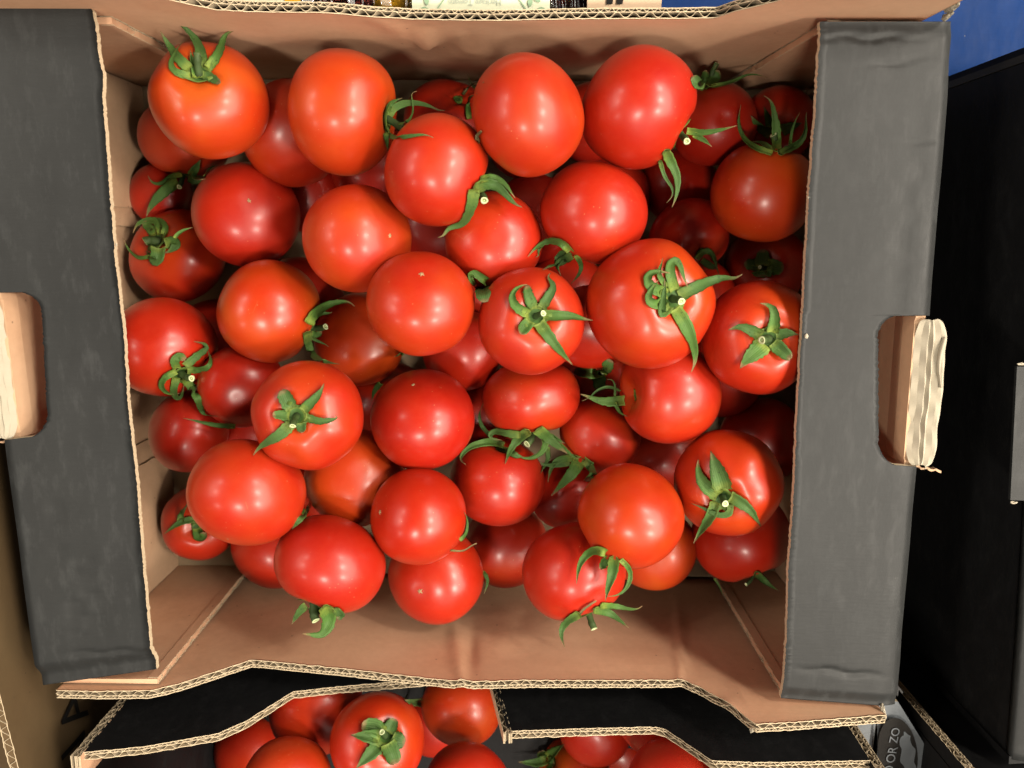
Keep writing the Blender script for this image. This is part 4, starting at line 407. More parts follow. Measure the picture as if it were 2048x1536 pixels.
{'id':56,'l':'dark deep tomato between the upright oval and the curled-sepal ones','p':[34.1,72.6,-112.6],'a':24.5,'b':21.1,'ax':[0.096,0.138,-0.986],'h':0.11,'s':[],'k':None,'hub':None},
{'id':57,'l':'tomato deep in the pit left of the dented one, green calyx facing up','p':[72.6,-18.7,-113.2],'a':24.5,'b':21.1,'ax':[-0.038,0.383,0.923],'h':0.19,'s':[[[71.7,-11.4,-96.0,64.5,-3.9,-53.1,62.0,-3.6,-52.7,61.5,-7.3,-75.6,59.9,-9.4,-89.7,57.6,-10.1,-95.5],6.27,'b'],[[71.7,-12.0,-96.0,71.7,-13.6,-95.0,71.6,-15.1,-93.9,71.5,-16.7,-92.7,71.4,-18.2,-91.4,71.3,-19.7,-90.0],7.72,'b'],[[73.3,-10.8,-95.7,69.1,-1.9,-50.5,69.6,-0.2,-48.0,70.3,1.2,-46.9,71.1,2.5,-46.5,71.9,3.8,-46.2],7.01,'b']],'k':[[71.9,-12.2,-97.4],[72.2,-10.4,-92.1],[72.7,-9.4,-89.1],1.28],'hub':[71.9,-12.2,-97.4]},
{'id':58,'l':'dark tomato deep in the gap under the tall stalked one','p':[-93.0,86.3,-115.6],'a':21.6,'b':18.5,'ax':[0.096,0.138,-0.986],'h':0.15,'s':[],'k':None,'hub':None},
{'id':59,'l':'dark deep tomato between the deep red smooth one and the squat one','p':[3.1,-39.3,-112.5],'a':24.5,'b':21.1,'ax':[0.198,0.36,-0.912],'h':0.15,'s':[],'k':None,'hub':None},
{'id':60,'l':'shadowed tomato with curled sepals left of the centre star-calyx one','p':[6.6,33.7,-115.5],'a':25.0,'b':20.2,'ax':[-0.108,0.773,0.625],'h':0.15,'s':[[[11.9,36.5,-91.8,12.9,41.7,-22.3,11.5,42.9,-21.1,10.2,44.0,-20.4,8.7,45.1,-19.9,7.0,46.2,-19.7,5.7,46.6,-19.8,4.7,45.4,-17.7,5.2,43.9,-13.4,5.9,42.0,-21.5,6.8,40.1,-28.4,5.4,36.3,-63.4,2.5,32.9,-90.6],3.83,''],[[6.7,38.7,-93.0,10.1,40.5,-24.5,11.1,39.6,-9.7,11.5,38.0,-7.8,11.8,36.3,-7.4,12.1,34.6,-6.9],8.34,'b']],'k':None,'hub':[4.8,46.3,-105.4]},
{'id':61,'l':'dark deep tomato right of the bright orange one with curling sepals','p':[-97.7,26.8,-112.5],'a':24.5,'b':21.1,'ax':[0.096,0.138,-0.986],'h':0.15,'s':[],'k':None,'hub':None},
{'id':62,'l':'dark tomato deep in the gap beneath the dull orange one, single sepal rising','p':[-50.6,-31.6,-112.7],'a':25.0,'b':22.0,'ax':[-0.118,0.899,0.421],'h':0.15,'s':[[[-49.7,-17.6,-94.1,-50.4,-18.5,-92.1,-51.4,-19.5,-91.2,-52.2,-20.6,-90.3,-52.8,-21.9,-89.4,-53.1,-23.2,-88.4,-53.3,-24.7,-87.6,-53.6,-26.1,-86.8],3.13,'']],'k':None,'hub':[-52.6,-15.8,-105.3]},
{'id':63,'l':'dark tomato beneath the curled sepals above the centre star-calyx one','p':[53.0,30.1,-112.2],'a':24.5,'b':21.1,'ax':[0.101,-0.48,-0.871],'h':0.15,'s':[],'k':None,'hub':None},
{'id':64,'l':'dark tomato deep in the gap under the large red one of the top right','p':[76.6,84.7,-110.9],'a':21.7,'b':18.6,'ax':[0.101,-0.48,-0.871],'h':0.15,'s':[],'k':None,'hub':None},
{'id':65,'l':'dark deep tomato with a leaning sepal, right of the large lower left one','p':[-86.6,-91.0,-112.5],'a':25.0,'b':21.4,'ax':[-0.66,-0.211,0.721],'h':0.15,'s':[[[-91.9,-88.9,-89.7,-84.2,-79.4,-58.1,-73.8,-66.3,-17.4,-74.1,-67.0,-14.8,-75.0,-68.2,-14.1,-76.3,-69.8,-14.0,-77.8,-71.6,-14.9,-79.5,-73.6,-16.5],3.46,'']],'k':None,'hub':[-97.9,-94.7,-100.1]},
{'id':66,'l':'dark deep tomato left of the dark star calyx and below the biggest','p':[143.9,-14.3,-112.5],'a':25.0,'b':21.4,'ax':[-0.668,-0.454,-0.59],'h':0.15,'s':[],'k':None,'hub':None},
{'id':67,'l':'dark deep tomato between the tall stalked one and the hanging-sepal one','p':[-52.2,99.9,-111.5],'a':25.0,'b':21.0,'ax':[-0.116,-0.819,-0.562],'h':0.15,'s':[],'k':None,'hub':None},
{'id':68,'l':'dark deep tomato between the looped-sepal one and the bright orange one','p':[-147.2,3.4,-113.6],'a':25.0,'b':21.0,'ax':[-0.116,-0.819,-0.562],'h':0.15,'s':[],'k':None,'hub':None},
{'id':69,'l':'dark deep tomato under the small star calyx one on the left','p':[-133.0,-52.9,-113.1],'a':25.0,'b':21.4,'ax':[-0.668,-0.454,-0.59],'h':0.15,'s':[],'k':None,'hub':None},
{'id':72,'l':'dark tomato deep against the left wall below the top corner','p':[-177.0,84.8,-122.5],'a':17.3,'b':14.9,'ax':[0.1,0.036,-0.994],'h':0.15,'s':[],'k':None,'hub':None},
{'id':73,'l':'dark tomato deep between the biggest one and the dark star calyx','p':[124.8,28.5,-112.3],'a':24.5,'b':21.1,'ax':[0.1,0.036,-0.994],'h':0.15,'s':[],'k':None,'hub':None},
{'id':101,'l':'dim tomato against the front carton wall, above a calyx','p':[-88.7,-206.7,-77.8],'a':26.6,'b':22.9,'ax':[-0.215,0.134,-0.967],'h':0.35,'s':[],'k':None,'hub':None},
{'id':102,'l':'dim tomato in the front carton with a leafy green calyx facing up','p':[-47.0,-202.3,-43.0],'a':24.8,'b':21.3,'ax':[0.373,0.626,0.685],'h':0.35,'s':[[[-41.4,-188.0,-28.2,-42.6,-186.6,-27.9,-43.9,-185.3,-27.8,-45.3,-184.3,-27.8,-46.8,-183.8,-27.9,-48.5,-183.5,-27.8,-50.2,-183.4,-27.7,-51.9,-183.2,-27.6],8.89,'b'],[[-39.1,-188.9,-30.7,-38.6,-188.0,-31.1,-38.2,-187.2,-31.6,-37.7,-186.5,-32.2,-37.4,-185.8,-32.8,-36.9,-185.0,-33.4,-36.5,-184.2,-33.8,-36.1,-183.4,-34.3],7.5,'b'],[[-36.7,-190.4,-28.5,-35.8,-190.7,-28.2,-34.8,-191.1,-27.8,-33.9,-191.5,-27.5,-33.0,-192.0,-27.5,-32.0,-192.5,-27.9,-31.0,-192.9,-28.2,-30.0,-193.3,-28.5],8.92,'b'],[[-38.4,-191.6,-25.9,-37.6,-192.6,-25.0,-36.8,-193.7,-24.0,-36.1,-194.9,-23.2,-35.5,-196.1,-22.8,-34.9,-197.7,-22.4,-34.3,-199.1,-22.1,-33.9,-200.4,-21.7],8.83,'b'],[[-41.9,-191.7,-27.1,-42.9,-192.1,-25.2,-43.8,-192.5,-23.3,-45.0,-193.1,-21.8,-46.2,-193.9,-20.7,-47.6,-194.8,-19.7,-48.9,-195.9,-18.9,-50.3,-197.1,-18.3,-51.6,-198.4,-17.9,-53.1,-199.8,-17.6],8.05,''],[[-43.1,-189.0,-26.4,-44.8,-188.2,-25.7,-46.6,-187.4,-24.9,-48.6,-186.8,-24.4,-50.5,-186.7,-24.4,-52.6,-186.7,-24.6,-54.7,-186.7,-24.8,-56.9,-186.7,-25.1],7.36,'']],'k':[[-40.5,-191.5,-31.2],[-40.3,-186.9,-26.7],[-40.9,-183.9,-23.9],1.47],'hub':[-40.5,-191.5,-31.2]},
{'id':103,'l':'orange tomato in the front carton right beside the notch in its wall','p':[-6.9,-224.3,-108.6],'a':24.7,'b':21.2,'ax':[0.199,0.25,-0.948],'h':0.67,'s':[],'k':None,'hub':None},
{'id':104,'l':'red tomato at the bottom edge of the photo below the orange one','p':[-0.5,-243.4,-61.3],'a':24.2,'b':20.8,'ax':[0.198,0.136,-0.971],'h':0.23,'s':[],'k':None,'hub':None},
{'id':105,'l':'orange-red tomato at the bottom edge, leftmost in the front carton','p':[-93.8,-221.6,-33.4],'a':23.4,'b':20.1,'ax':[-0.317,0.031,-0.948],'h':0.55,'s':[],'k':None,'hub':None},
{'id':106,'l':'dark tomato low under the notch corner of the front carton wall','p':[28.4,-330.9,-211.0],'a':24.1,'b':20.7,'ax':[0.198,0.136,-0.971],'h':0.15,'s':[],'k':None,'hub':None},
{'id':107,'l':'orange tomato with ragged calyx just below the front carton wall','p':[66.5,-291.6,-135.9],'a':24.1,'b':22.7,'ax':[-0.792,0.57,0.221],'h':0.79,'s':[[[47.5,-281.7,-136.3,45.3,-281.6,-134.7,42.5,-284.1,-136.8,40.2,-285.2,-138.1,37.6,-285.4,-138.4,34.7,-285.2,-138.3,31.7,-284.9,-138.1,28.9,-284.6,-137.9],5.85,''],[[47.5,-281.3,-137.1,49.0,-277.9,-134.6,50.6,-275.6,-133.6,52.3,-273.1,-132.5,53.9,-270.7,-131.1,55.5,-267.9,-129.4,57.0,-262.7,-124.2,58.1,-254.9,-115.4],7.65,''],[[45.8,-282.6,-138.8,45.4,-280.8,-137.9,45.1,-280.6,-139.4,44.7,-280.5,-140.8,44.4,-280.0,-141.8,44.1,-279.2,-142.3],6.86,'b'],[[48.3,-282.3,-134.4,49.0,-280.5,-131.7,49.9,-280.4,-131.4,50.8,-280.4,-131.2,51.6,-280.3,-130.8,52.5,-280.1,-130.3],8.67,'b']],'k':None,'hub':[52.1,-281.3,-131.9]},
{'id':108,'l':'dark maroon tomato under the right part of the front carton wall','p':[109.3,-205.8,-76.0],'a':25.2,'b':21.6,'ax':[0.198,0.136,-0.971],'h':0.15,'s':[],'k':None,'hub':None},
{'id':109,'l':'dark tomato at the bottom edge with one highlight, rightmost in front carton','p':[109.0,-218.6,-32.2],'a':23.4,'b':20.1,'ax':[0.198,0.136,-0.971],'h':0.19,'s':[],'k':None,'hub':None},
{'id':110,'l':'orange tomato peeping under the front carton wall beside the notch','p':[57.6,-339.1,-245.5],'a':24.8,'b':21.3,'ax':[0.198,0.136,-0.971],'h':0.71,'s':[],'k':None,'hub':None},
{'id':111,'l':'shadowed tomato deep in the front carton with a pale sepal, behind the calyx one','p':[-55.7,-268.5,-192.4],'a':25.6,'b':21.7,'ax':[0.652,0.507,0.564],'h':0.15,'s':[[[-38.5,-266.4,-177.3,-31.0,-218.4,-103.0,-34.3,-225.2,-113.4,-34.0,-214.5,-96.9,-29.2,-185.9,-52.7,-30.4,-183.6,-49.6,-31.8,-182.9,-49.5,-33.3,-182.5,-49.9],5.14,''],[[-51.4,-265.6,-167.9,-32.2,-182.3,-44.0,-32.7,-182.1,-46.5,-33.1,-182.7,-50.1,-42.9,-223.5,-116.4,-47.9,-247.7,-157.0,-48.6,-255.5,-171.9,-47.7,-256.3,-176.0],1.47,'']],'k':None,'hub':[-44.3,-259.6,-182.6]},
{'id':112,'l':'dim tomato in the far left of the front carton, half behind its wall','p':[-154.0,-282.0,-143.7],'a':23.9,'b':20.6,'ax':[0.198,0.136,-0.971],'h':0.39,'s':[],'k':None,'hub':None},
{'id':113,'l':'maroon tomato deep between the ragged-calyx and dark right ones in front carton','p':[101.4,-294.8,-165.9],'a':25.1,'b':21.6,'ax':[0.198,0.136,-0.971],'h':0.31,'s':[],'k':None,'hub':None},
{'id':114,'l':'shadowed red tomato deep in the front carton, left of the orange one','p':[-29.4,-265.1,-154.5],'a':24.2,'b':20.8,'ax':[0.302,0.036,-0.953],'h':0.15,'s':[],'k':None,'hub':None},
{'id':115,'l':'shadowed red tomato deep behind the right part of the front carton wall','p':[78.4,-249.5,-125.3],'a':24.0,'b':20.6,'ax':[0.302,0.036,-0.953],'h':0.23,'s':[],'k':None,'hub':None}]
# ------------------------------------------------------------------ the surface everything stands on
mb = MB(); mb.box((-900, -900, -156), (900, 900, -151)); mb.build('shelf_ground', [M['shelf']], kind='structure')
# ------------------------------------------------------------------ main carton
car = thing('cardboard_carton', 'open black topped cardboard carton filled with tomatoes, two hand holes in its end flaps', 'carton', loc=(0, 0, -.1435))
mb = MB(); P = np.array([[(x, y, -140 + .5*math.sin(x*.05)) for x in np.linspace(-197, 197, 30)] for y in np.linspace(-151, 151, 20)])
mb.slab(P, P - np.array([0, 0, 3.2]), 0, 1, 1); mb.build('base_panel', [M['floor'], M['kraft']], car)
BOT = [[-191.5, -150.3, -4.5], [-170.5, -150.5, -4.4], [-147.3, -150.7, -5.7], [-136.8, -150.9, -11.6], [-120.4, -151.1, -25.1], [-109.0, -151.3, -34.5], [-56.8, -151.8, -27.4], [-17.3, -152.1, -21.1], [-0.3, -152.3, -18.7], [29.1, -152.6, -21.0], [71.5, -153.0, -22.5], [109.7, -153.4, -23.9], [116.8, -153.5, -18.0], [125.8, -153.6, -5.9], [135.5, -153.8, 10.7], [156.3, -154.0, 8.2], [178.2, -154.2, 4.8], [198.4, -154.4, 1.8]]
TOP = [[-195, 150, 24], [-125, 150, 23], [-108.8, 150.0, 13.9], [-102.4, 150.0, 6.4], [-94.6, 150.0, -0.1], [-83.7, 150.0, -2.6], [-53.4, 150.0, -3.4], [-36.7, 150.0, -7.3], [-18.6, 150.0, -11.3], [30.0, 150.0, -9.7], [88.6, 150.0, -9.1], [105.5, 150.0, -7.6], [110.3, 150.0, 0.8], [122.5, 150.0, 14.7], [130, 150, 26], [191, 150, 24]]
board_wall(car, 'long_wall', BOT, -152.5, -143, -1, M['black'], M['kraft'], seed=1, bot_scale=.985,
  creases=[(-4, -42, 3.0, 26, 2.72, .18), (3, -52, 3.5, 18, -2.21, .1), (22, -62, 9, 5, 2.38, -1.2), (30, -80, 6, 5, -2.04, 0), (12, -85, 14, 6, 2.21, .8), (60, -75, 26, 14, 1.36, 0), (116, -62, 2.2, 34, 1.70, -.22), (140, -4, 30, 5, 1.36, 0), (-70, -60, 40, 25, 1.53, 0), (80, -40, 50, 6, 1.02, 0)])
board_wall(car, 'long_wall', TOP, 151.0, -143, 1, M['black'], M['kraft'], seed=2, bot_scale=.985,
  creases=[(-14, -42, 5, 10, 3.74, .9), (-2, -50, 4, 7, -3.40, .8), (4, -55, 10, 5, 3.06, -.6), (-24, -30, 6, 16, 2.04, -.5), (10, -70, 16, 8, 3.74, .4), (60, -60, 40, 12, 1.70, 0), (-60, -45, 40, 10, 1.36, 0), (18, -12, 30, 6, 0.85, 0)])
def lerp(a, b, t): return np.array(a, float)*(1 - t) + np.array(b, float)*t
def end_flap(side, o0, i0, o1, i1, hole, bevel, seed, xin_extra=None):
    r = np.random.default_rng(seed); n = 620; v = np.linspace(0, 1, n)
    O = np.array([lerp(o0, o1, t) for t in v]); I = np.array([lerp(i0, i1, t) for t in v])
    jag = smooth_noise(n, 1.6, .13, seed) + smooth_noise(n, 9, .08, seed + 1) + smooth_noise(n, 70, .28, seed + 2)
    I[:, 0] += jag
    if xin_extra is not None: I[:, 0] += np.interp(v, *xin_extra)
    XO = O[:, 0].copy(); yh, yl, xl0, xl1 = hole; rad = 10.0
    oj = smooth_noise(n, 2.0, .18, seed + 3)
    for k in range(n):
        y = O[k, 1]
        if yl < y < yh:
            d = min(yh - y, y - yl); ins = rad - math.sqrt(max(rad*rad - (rad - d)**2, 0)) if d < rad else 0
            xl = np.interp(y, [yl, yh], [xl1, xl0])
            u0 = (xl + side*ins + oj[k] - O[k, 0])/(I[k, 0] - O[k, 0]); O[k] = O[k]*(1 - u0) + I[k]*u0
        else: O[k, 0] += smooth_noise(n, 30, .15, seed + 4)[k]
    O[0, 1] += 0; us = np.linspace(0, 1, 16)
    G = np.array([[lerp(O[k], I[k], u) for u in us] for k in range(n)])
    for k in range(n):
        for j, u in enumerate(us):
            xo = abs(G[k, j, 0]); u = (G[k, j, 0] - XO[k])/(I[k, 0] - XO[k])
            z = -.9*math.sin(math.pi*v[k])*u + .35*math.sin(v[k]*7 + u*2)*u
            z -= 2.2*np.clip((xo - 196)/8, 0, 1)**2                     # rounded fold at the outer edge
            for (vb, depth, wd) in bevel:
                s = np.clip(((v[k] if vb > .5 else 1 - v[k]) - (vb if vb > .5 else 1 - vb))/wd, 0, 1)
                z -= depth*s*s*(3 - 2*s)
            G[k, j, 2] += z
    # fine creases pressed into the print
    for (cx, cy, ang, ln, dp, wd) in FLAP_CREASES[side]:
        ca, sa = math.cos(ang), math.sin(ang)
        dx = G[..., 0] - cx; dy = G[..., 1] - cy
        along = dx*ca + dy*sa; acr = -dx*sa + dy*ca + .9*np.sin(along*.35 + cx)
        G[..., 2] -= dp*np.exp(-(acr/wd)**2)*np.clip(1.25 - np.abs(along)/ln, 0, 1)
    Q = G - np.array([0, 0, 2.7])
    mb = MB(); mb.slab(G, Q, 0, 2, 1)
    o = mb.build('end_flap', [M['flap'], M['edge'], M['kraft_end']], car)
    for p in o.data.polygons: p.use_smooth = (p.material_index == 0)
    return o
FLAP_CREASES = {-1: [(-177, -96, 1.64, 40, 1.2, 1.0), (-168, -104, 1.62, 30, 1.3, .8), (-181, -60, 1.5, 12, .7, .8), (-186, 30, 1.5, 40, .5, 1.5), (-160, 118, .6, 14, .5, 1.2), (-172, 108, -.5, 14, .5, 1.0), (-160, -128, .05, 22, 1.0, 1.6)],
                1: [(178, 132, .15, 14, .5, 1.2), (186, 60, 1.55, 60, .6, 2.0), (176, -134, -.1, 18, 1.0, 1.5), (190, 102, .1, 8, .5, 1.4), (165, 141, 0, 22, 1.0, 1.4)]}
lf = end_flap(-1, (-203, 152, 0), (-143.8, 151.6, 0), (-197, -147.5, 0), (-142.7, -138.5, 0), (37, -27, -176.5, -179.9), [(.955, 4.0, .03)], 21,
   ([0, .015, .03, .06, .09, .12, .2, 1], [-.6, .2, .6, .4, 1.6, .6, 0, 0]))
rf = end_flap(1, (197.2, 147.5, 0), (144.7, 147.1, 0), (205, -152.5, 0), (150.7, -148.5, 0), (30.5, -35.5, 178.5, 185.0), [(.975, 1.6, .02), (.022, 1.2, .02)], 22)
# small frayed lumps of board on the cut edge of the right flap
for (fo, x, y, z, s) in ((rf, 146.0, 79.3, -1.2, .6), (rf, 149.2, 21.6, -1, .8), (lf, -142.9, 58, -1, .4)):
    mb = MB(); bm = bmesh.new(); bmesh.ops.create_icosphere(bm, subdivisions=2, radius=s)
    vs = [(x + v.co.x*(1 + .5*noise.noise(v.co*3)), y + v.co.y*(1.3 + .7*noise.noise(v.co*2.2)), z + v.co.z*.8) for v in bm.verts]
    bm.verts.index_update(); mb.add(vs, [tuple(q.index for q in f.verts) for f in bm.faces]); bm.free()
    mb.build('frayed_fibre', [M['torn']], fo)
def end_wall(side, xo0, xo1, hole):
    n = 260; ys = np.linspace(147, -145.5, n); yh, yl = hole
    xo = np.interp(ys, [-150, 150], [xo1, xo0])
    zt = np.where((ys < yh - 2) & (ys > yl + 2), -4.6, -3.8)
    zt = np.where(np.abs(ys) > 125, -9.5, zt)
    zs = np.array([0, .06, .12, .2, .3, .42, .6, .8, 1.0])
    facet = np.array([0, .9, .3, 1.3, .5, .9, .3, 0, 0])
    A = np.array([[(xo[k] - side*(4.0 + facet[j]*(1 if yl < ys[k] < yh else 0)), ys[k], zt[k] + (-142 - zt[k])*zs[j]) for j in range(9)] for k in range(n)])
    B = A.copy(); B[..., 0] = xo[:, None] + side*.2
    mb = MB(); mb.slab(A, B, 0, 1, 2); w_ = mb.build('end_wall', [M['kraft_end'], M['black'], M['kraft_end']], car)
    for p in w_.data.polygons: p.use_smooth = False
    # liner torn and rolled outwards where the hand hole was pushed through
    ys = np.linspace(yh - 1.5, yl + .5, 90); rj = np.random.default_rng(60 + side)
    wob = smooth_noise(90, 9, .5, 70 + side)
    path = [(-3.6, -4.6), (-1.4, -3.4), (-.9, -3.8), (.9, -2.0), (1.4, -2.6), (3.0, -1.0), (3.6, -1.7), (5.4, -.6), (6.0, -1.3), (7.6, -.8), (8.4, -1.6)]
    xb = np.interp(ys, [-150, 150], [xo1, xo0])
    G = []
    for k, y in enumerate(ys):
        e = min(1, min(k, 89 - k)/16.0); e = math.sqrt(max(0, 1 - (1 - e)**2))
        row = []
        for j, (px_, pz) in enumerate(path):
            s = j/(len(path) - 1)
            row.append((xb[k] + side*(px_*(.55 + .45*e) + .7*math.sin(j*2.1)*.5 + wob[k]*s), y + .6*math.sin(j + k*.1)*s, pz*(.35 + .65*e) + wob[k]*.8*(1 - s) + .25*math.sin(k*.37 + j*1.7)))
        G.append(row)
    G = np.array(G); mb = MB(); mb.slab(G, G + np.array([side*.2, 0, -.3]), 0, 0, 0)
    tl = mb.build('torn_liner', [M['torn']], w_, smooth=False)
    # a curl of paper standing on the rolled edge
    G = []
    for k in range(60):
        t = k/59; y = yh - 9 - t*(yh - yl - 12)*.4; x = np.interp(y, [-150, 150], [xo1, xo0]) + side*(6.2 - 1.6*math.sin(t*math.pi) + .4*t)
        G.append([(x, y, -.9), (x + side*.4, y, .5 + .3*math.sin(t*5)), (x + side*(1.0 + .4*math.sin(t*6)), y, .9 - .3*t), (x + side*1.5, y, .0)])
    G = np.array(G); mb = MB(); mb.slab(G, G + np.array([side*.2, 0, -.4]), 0, 0, 0); mb.build('paper_curl', [M['torn']], w_, smooth=True)
    # printed outer liner hanging in torn strips outside the hole
    for q in range(5):
        G = []
        for k in range(40):
            t = k/39; y = yl + 38 - t*(40 - q*.6); bow = math.sin(math.pi*min(1, t*1.02))**.7
            x = np.interp(y, [-150, 150], [xo1, xo0]) + side*(3.5 + (3.0 + q*1.55)*t**.8*(.7 + .3*bow))
            G.append([(x, y, -1.5 - q*1.7 - 2*t), (x + side*.9, y, -4.5 - q*1.9 - 2*t), (x + side*.3, y, -12 - q*2)])
        G = np.array(G); mb = MB(); mb.slab(G, G + np.array([-side*.35, 0, -.15]), 0, 0, 1)
        mb.build('torn_strip', [M['flap'] if q % 2 else M['black'], M['torn']], w_, smooth=False)
    mb = MB(); x0 = np.interp(yl - 2, [-150, 150], [xo1, xo0])
    P = np.array([[(x0 + side*(2.5 + 10*u + .3*math.sin(u*20)), yl - 1.2 - v_*1.7 - 1.4*u + .4*math.sin(u*17 + v_), -6 + 2*u) for v_ in (0, .55)] for u in np.linspace(0, 1, 26)])
    mb.slab(P, P - np.array([0, 0, 3.0]), 0, 0, 0); mb.build('torn_edge', [M['kraft_end']], w_)
    return w_
ewl = end_wall(-1, -201.5, -197.0, (37, -27)); ewr = end_wall(1, 197.5, 204.5, (30.5, -35.5))
def corner_tab(side_x, sy, xe_top, xe_bot, seed):
    n = 60; zs = np.linspace(-9.5, -139.6, n); yi = sy*(147.0); yo = sy*149.6
    xe = np.interp(zs, [-140, -3], [xe_bot, xe_top]) + smooth_noise(n, 2, .2, seed)
    xc = side_x*195.0; us = np.linspace(0, 1, 14)
    bow = np.sin(np.pi*us)*.5
    A = np.array([[(xc + (xe[k] - xc)*u, yi - sy*bow[j]*math.sin(zs[k]*.03 + seed), zs[k]) for j, u in enumerate(us)] for k in range(n)])
    B = A.copy(); B[..., 1] = yo
    mb = MB(); mb.slab(A, B, 0, 0, 0); o = mb.build('corner_tab', [M['kraft'], M['flute']], car)
    edge_stuff(o, 'fluting', (xe_top - side_x*.0, yi - sy*.25, -10.5), (xe_bot, yi - sy*.25, -139.4), (0, sy*3.5, 0), (side_x*5.0, 0, 0), seed=seed, double=True, liner_mats=(M['kraft'], M['kraft']))
corner_tab(-1, -1, -145.3, -145.6, 31); corner_tab(1, -1, 152.8, 152.4, 32); corner_tab(-1, 1, -141.5, -139.5, 33); corner_tab(1, 1, 151.2, 143.0, 34)
def end_lining(side, ya, yb, x_in, seed, slant=0):
    n = 50; ys = np.linspace(ya, yb, n); zs = np.linspace(-4.5, -139.5, 40)
    jg = smooth_noise(40, 1.6, .45, seed); A = []
    for k, z in enumerate(zs):
        A.append([(x_in - side*(1.2*math.sin((y - ya)/(yb - ya)*math.pi)*math.sin(-z*.02)), y + (jg[k] + slant*(z + 140)/140)*((i/(n - 1)) if abs(yb) < abs(ya) else (1 - i/(n - 1))), z) for i, y in enumerate(ys)])
    A = np.array(A); B = A.copy(); B[..., 0] = x_in + side*1.4
    mb = MB(); mb.slab(A, B, 0, 0, 1); mb.build('end_lining', [M['kraft_end'], M['edge']], car)
end_lining(-1, 146.3, 77.5, -191.2, 41); end_lining(-1, 80, 67.3, -193.3, 42); end_lining(-1, -146.3, -70, -191.2, 43, 6); end_lining(-1, -74, -58, -193.3, 44, 3)
end_lining(1, 146.3, 80, 191.0, 45); end_lining(1, -146.3, -70, 192.5, 46)
# torn ends of the long walls at the corners
def torn_end(wallname_parent, pts, r_, seed):
    mb = MB(); rr_ = np.random.default_rng(seed)
    for (x, y, z, s) in pts:
        bm = bmesh.new(); bmesh.ops.create_icosphere(bm, subdivisions=3, radius=s)
        vs = []
        for v in bm.verts:
            d = 1 + .55*noise.noise(v.co/s*1.3 + Vector((seed, x, 0))) + .3*noise.noise(v.co/s*4 + Vector((0, seed, y)))
            vs.append((x + v.co.x*d*r_[0], y + v.co.y*d*r_[1], z + v.co.z*d*r_[2]))
        bm.verts.index_update(); mb.add(vs, [tuple(q.index for q in f.verts) for f in bm.faces]); bm.free()
    mb.build('torn_corner', [M['torn']], wallname_parent)
torn_end(car, [(192.5, 151.0, 6, 2.2), (194.5, 154.0, 12, 1.8), (193.5, 148.6, 2, 1.5)], (.7, .8, 2.4), 3)
torn_end(car, [(197.8, -152.5, -1, 1.2), (198.6, -156, -1, 1.6)], (.7, 1.4, 1.4), 7)
torn_end(car, [(135.0, -158.0, 8.0, 1.2), (134.8, -159.6, 7, .8)], (.8, 1.2, 1.2), 8)
# ------------------------------------------------------------------ carton in front (bottom of the photograph)
fc = thing('cardboard_carton', 'carton of tomatoes in front, its black wall cut low with a notch', 'carton', loc=(.01, -.3, -.1505))
RIM2 = [(-176, -180.2, 5.2), (-150, -180.2, 0.5), (-118, -180.2, -10.0), (-108, -180.2, -20), (-92, -180.2, -46), (-70, -180.2, -51), (-18, -180.2, -60), (12.5, -180.2, -62), (15.5, -180.2, -52), (22.4, -180.2, -16), (24.5, -180.2, -14.5), (60, -180.2, -17), (96, -180.2, -19), (101, -180.2, -17), (118, -180.2, 6), (140, -180.2, 7), (192, -180.2, 4.6)]
fw = board_wall(fc, 'long_wall', RIM2, -180.2, -150, 1, M['black'], M['kraft'], seed=5)
for (a, b, nm, sd) in (((-180.0, -176, 8), (-180.0, -176, -149), 'fluting', 61), ((192.0, -176.5, 9.5), (196.0, -176.5, -149), 'fluting', 62)):
    edge_stuff(fw, nm, a, b, (4.6, 0, 0), (0, -14, 0), seed=sd, liner_mats=(M['black'], M['kraft']))
edge_stuff(fw, 'fluting', (11.8, -176.4, -62), (20.8, -176.4, -12.5), (4.2, .4, 0), (0, -6, -1), seed=63, pitch=7.5, liner_mats=(M['kraft'], M['black']))
mb = MB(); mb.box((-179.8, -420, -149), (-175.8, -190, 8)); mb.build('end_wall', [M['black']], fc)
mb = MB(); mb.box((192.2, -420, -149), (196.2, -190, 6)); mb.build('end_wall', [M['black']], fc)
mb = MB(); mb.box((-176, -420, -150), (192, -180.6, -147)); mb.build('base_panel', [M['black']], fc)
mb = MB(); mb.box((-176, -424, -150), (192, -420.4, 0)); mb.build('long_wall', [M['kraft']], fc)
for x0_, x1_, z_ in ((-179.6, -122, 8.6), (140, 196.6, 6.8)):
    P = np.array([[(x0_ + (x1_ - x0_)*u, -188 - 230*v_, z_ - .6*math.sin(v_*3) - 1.5*(1 - u if x0_ > 0 else u)) for v_ in np.linspace(0, 1, 30)] for u in np.linspace(0, 1, 8)])
    mb = MB(); mb.slab(P, P - np.array([0, 0, 2.7]), 0, 2, 1); mb.build('end_flap', [M['flap'], M['edge'], M['kraft_end']], fc)
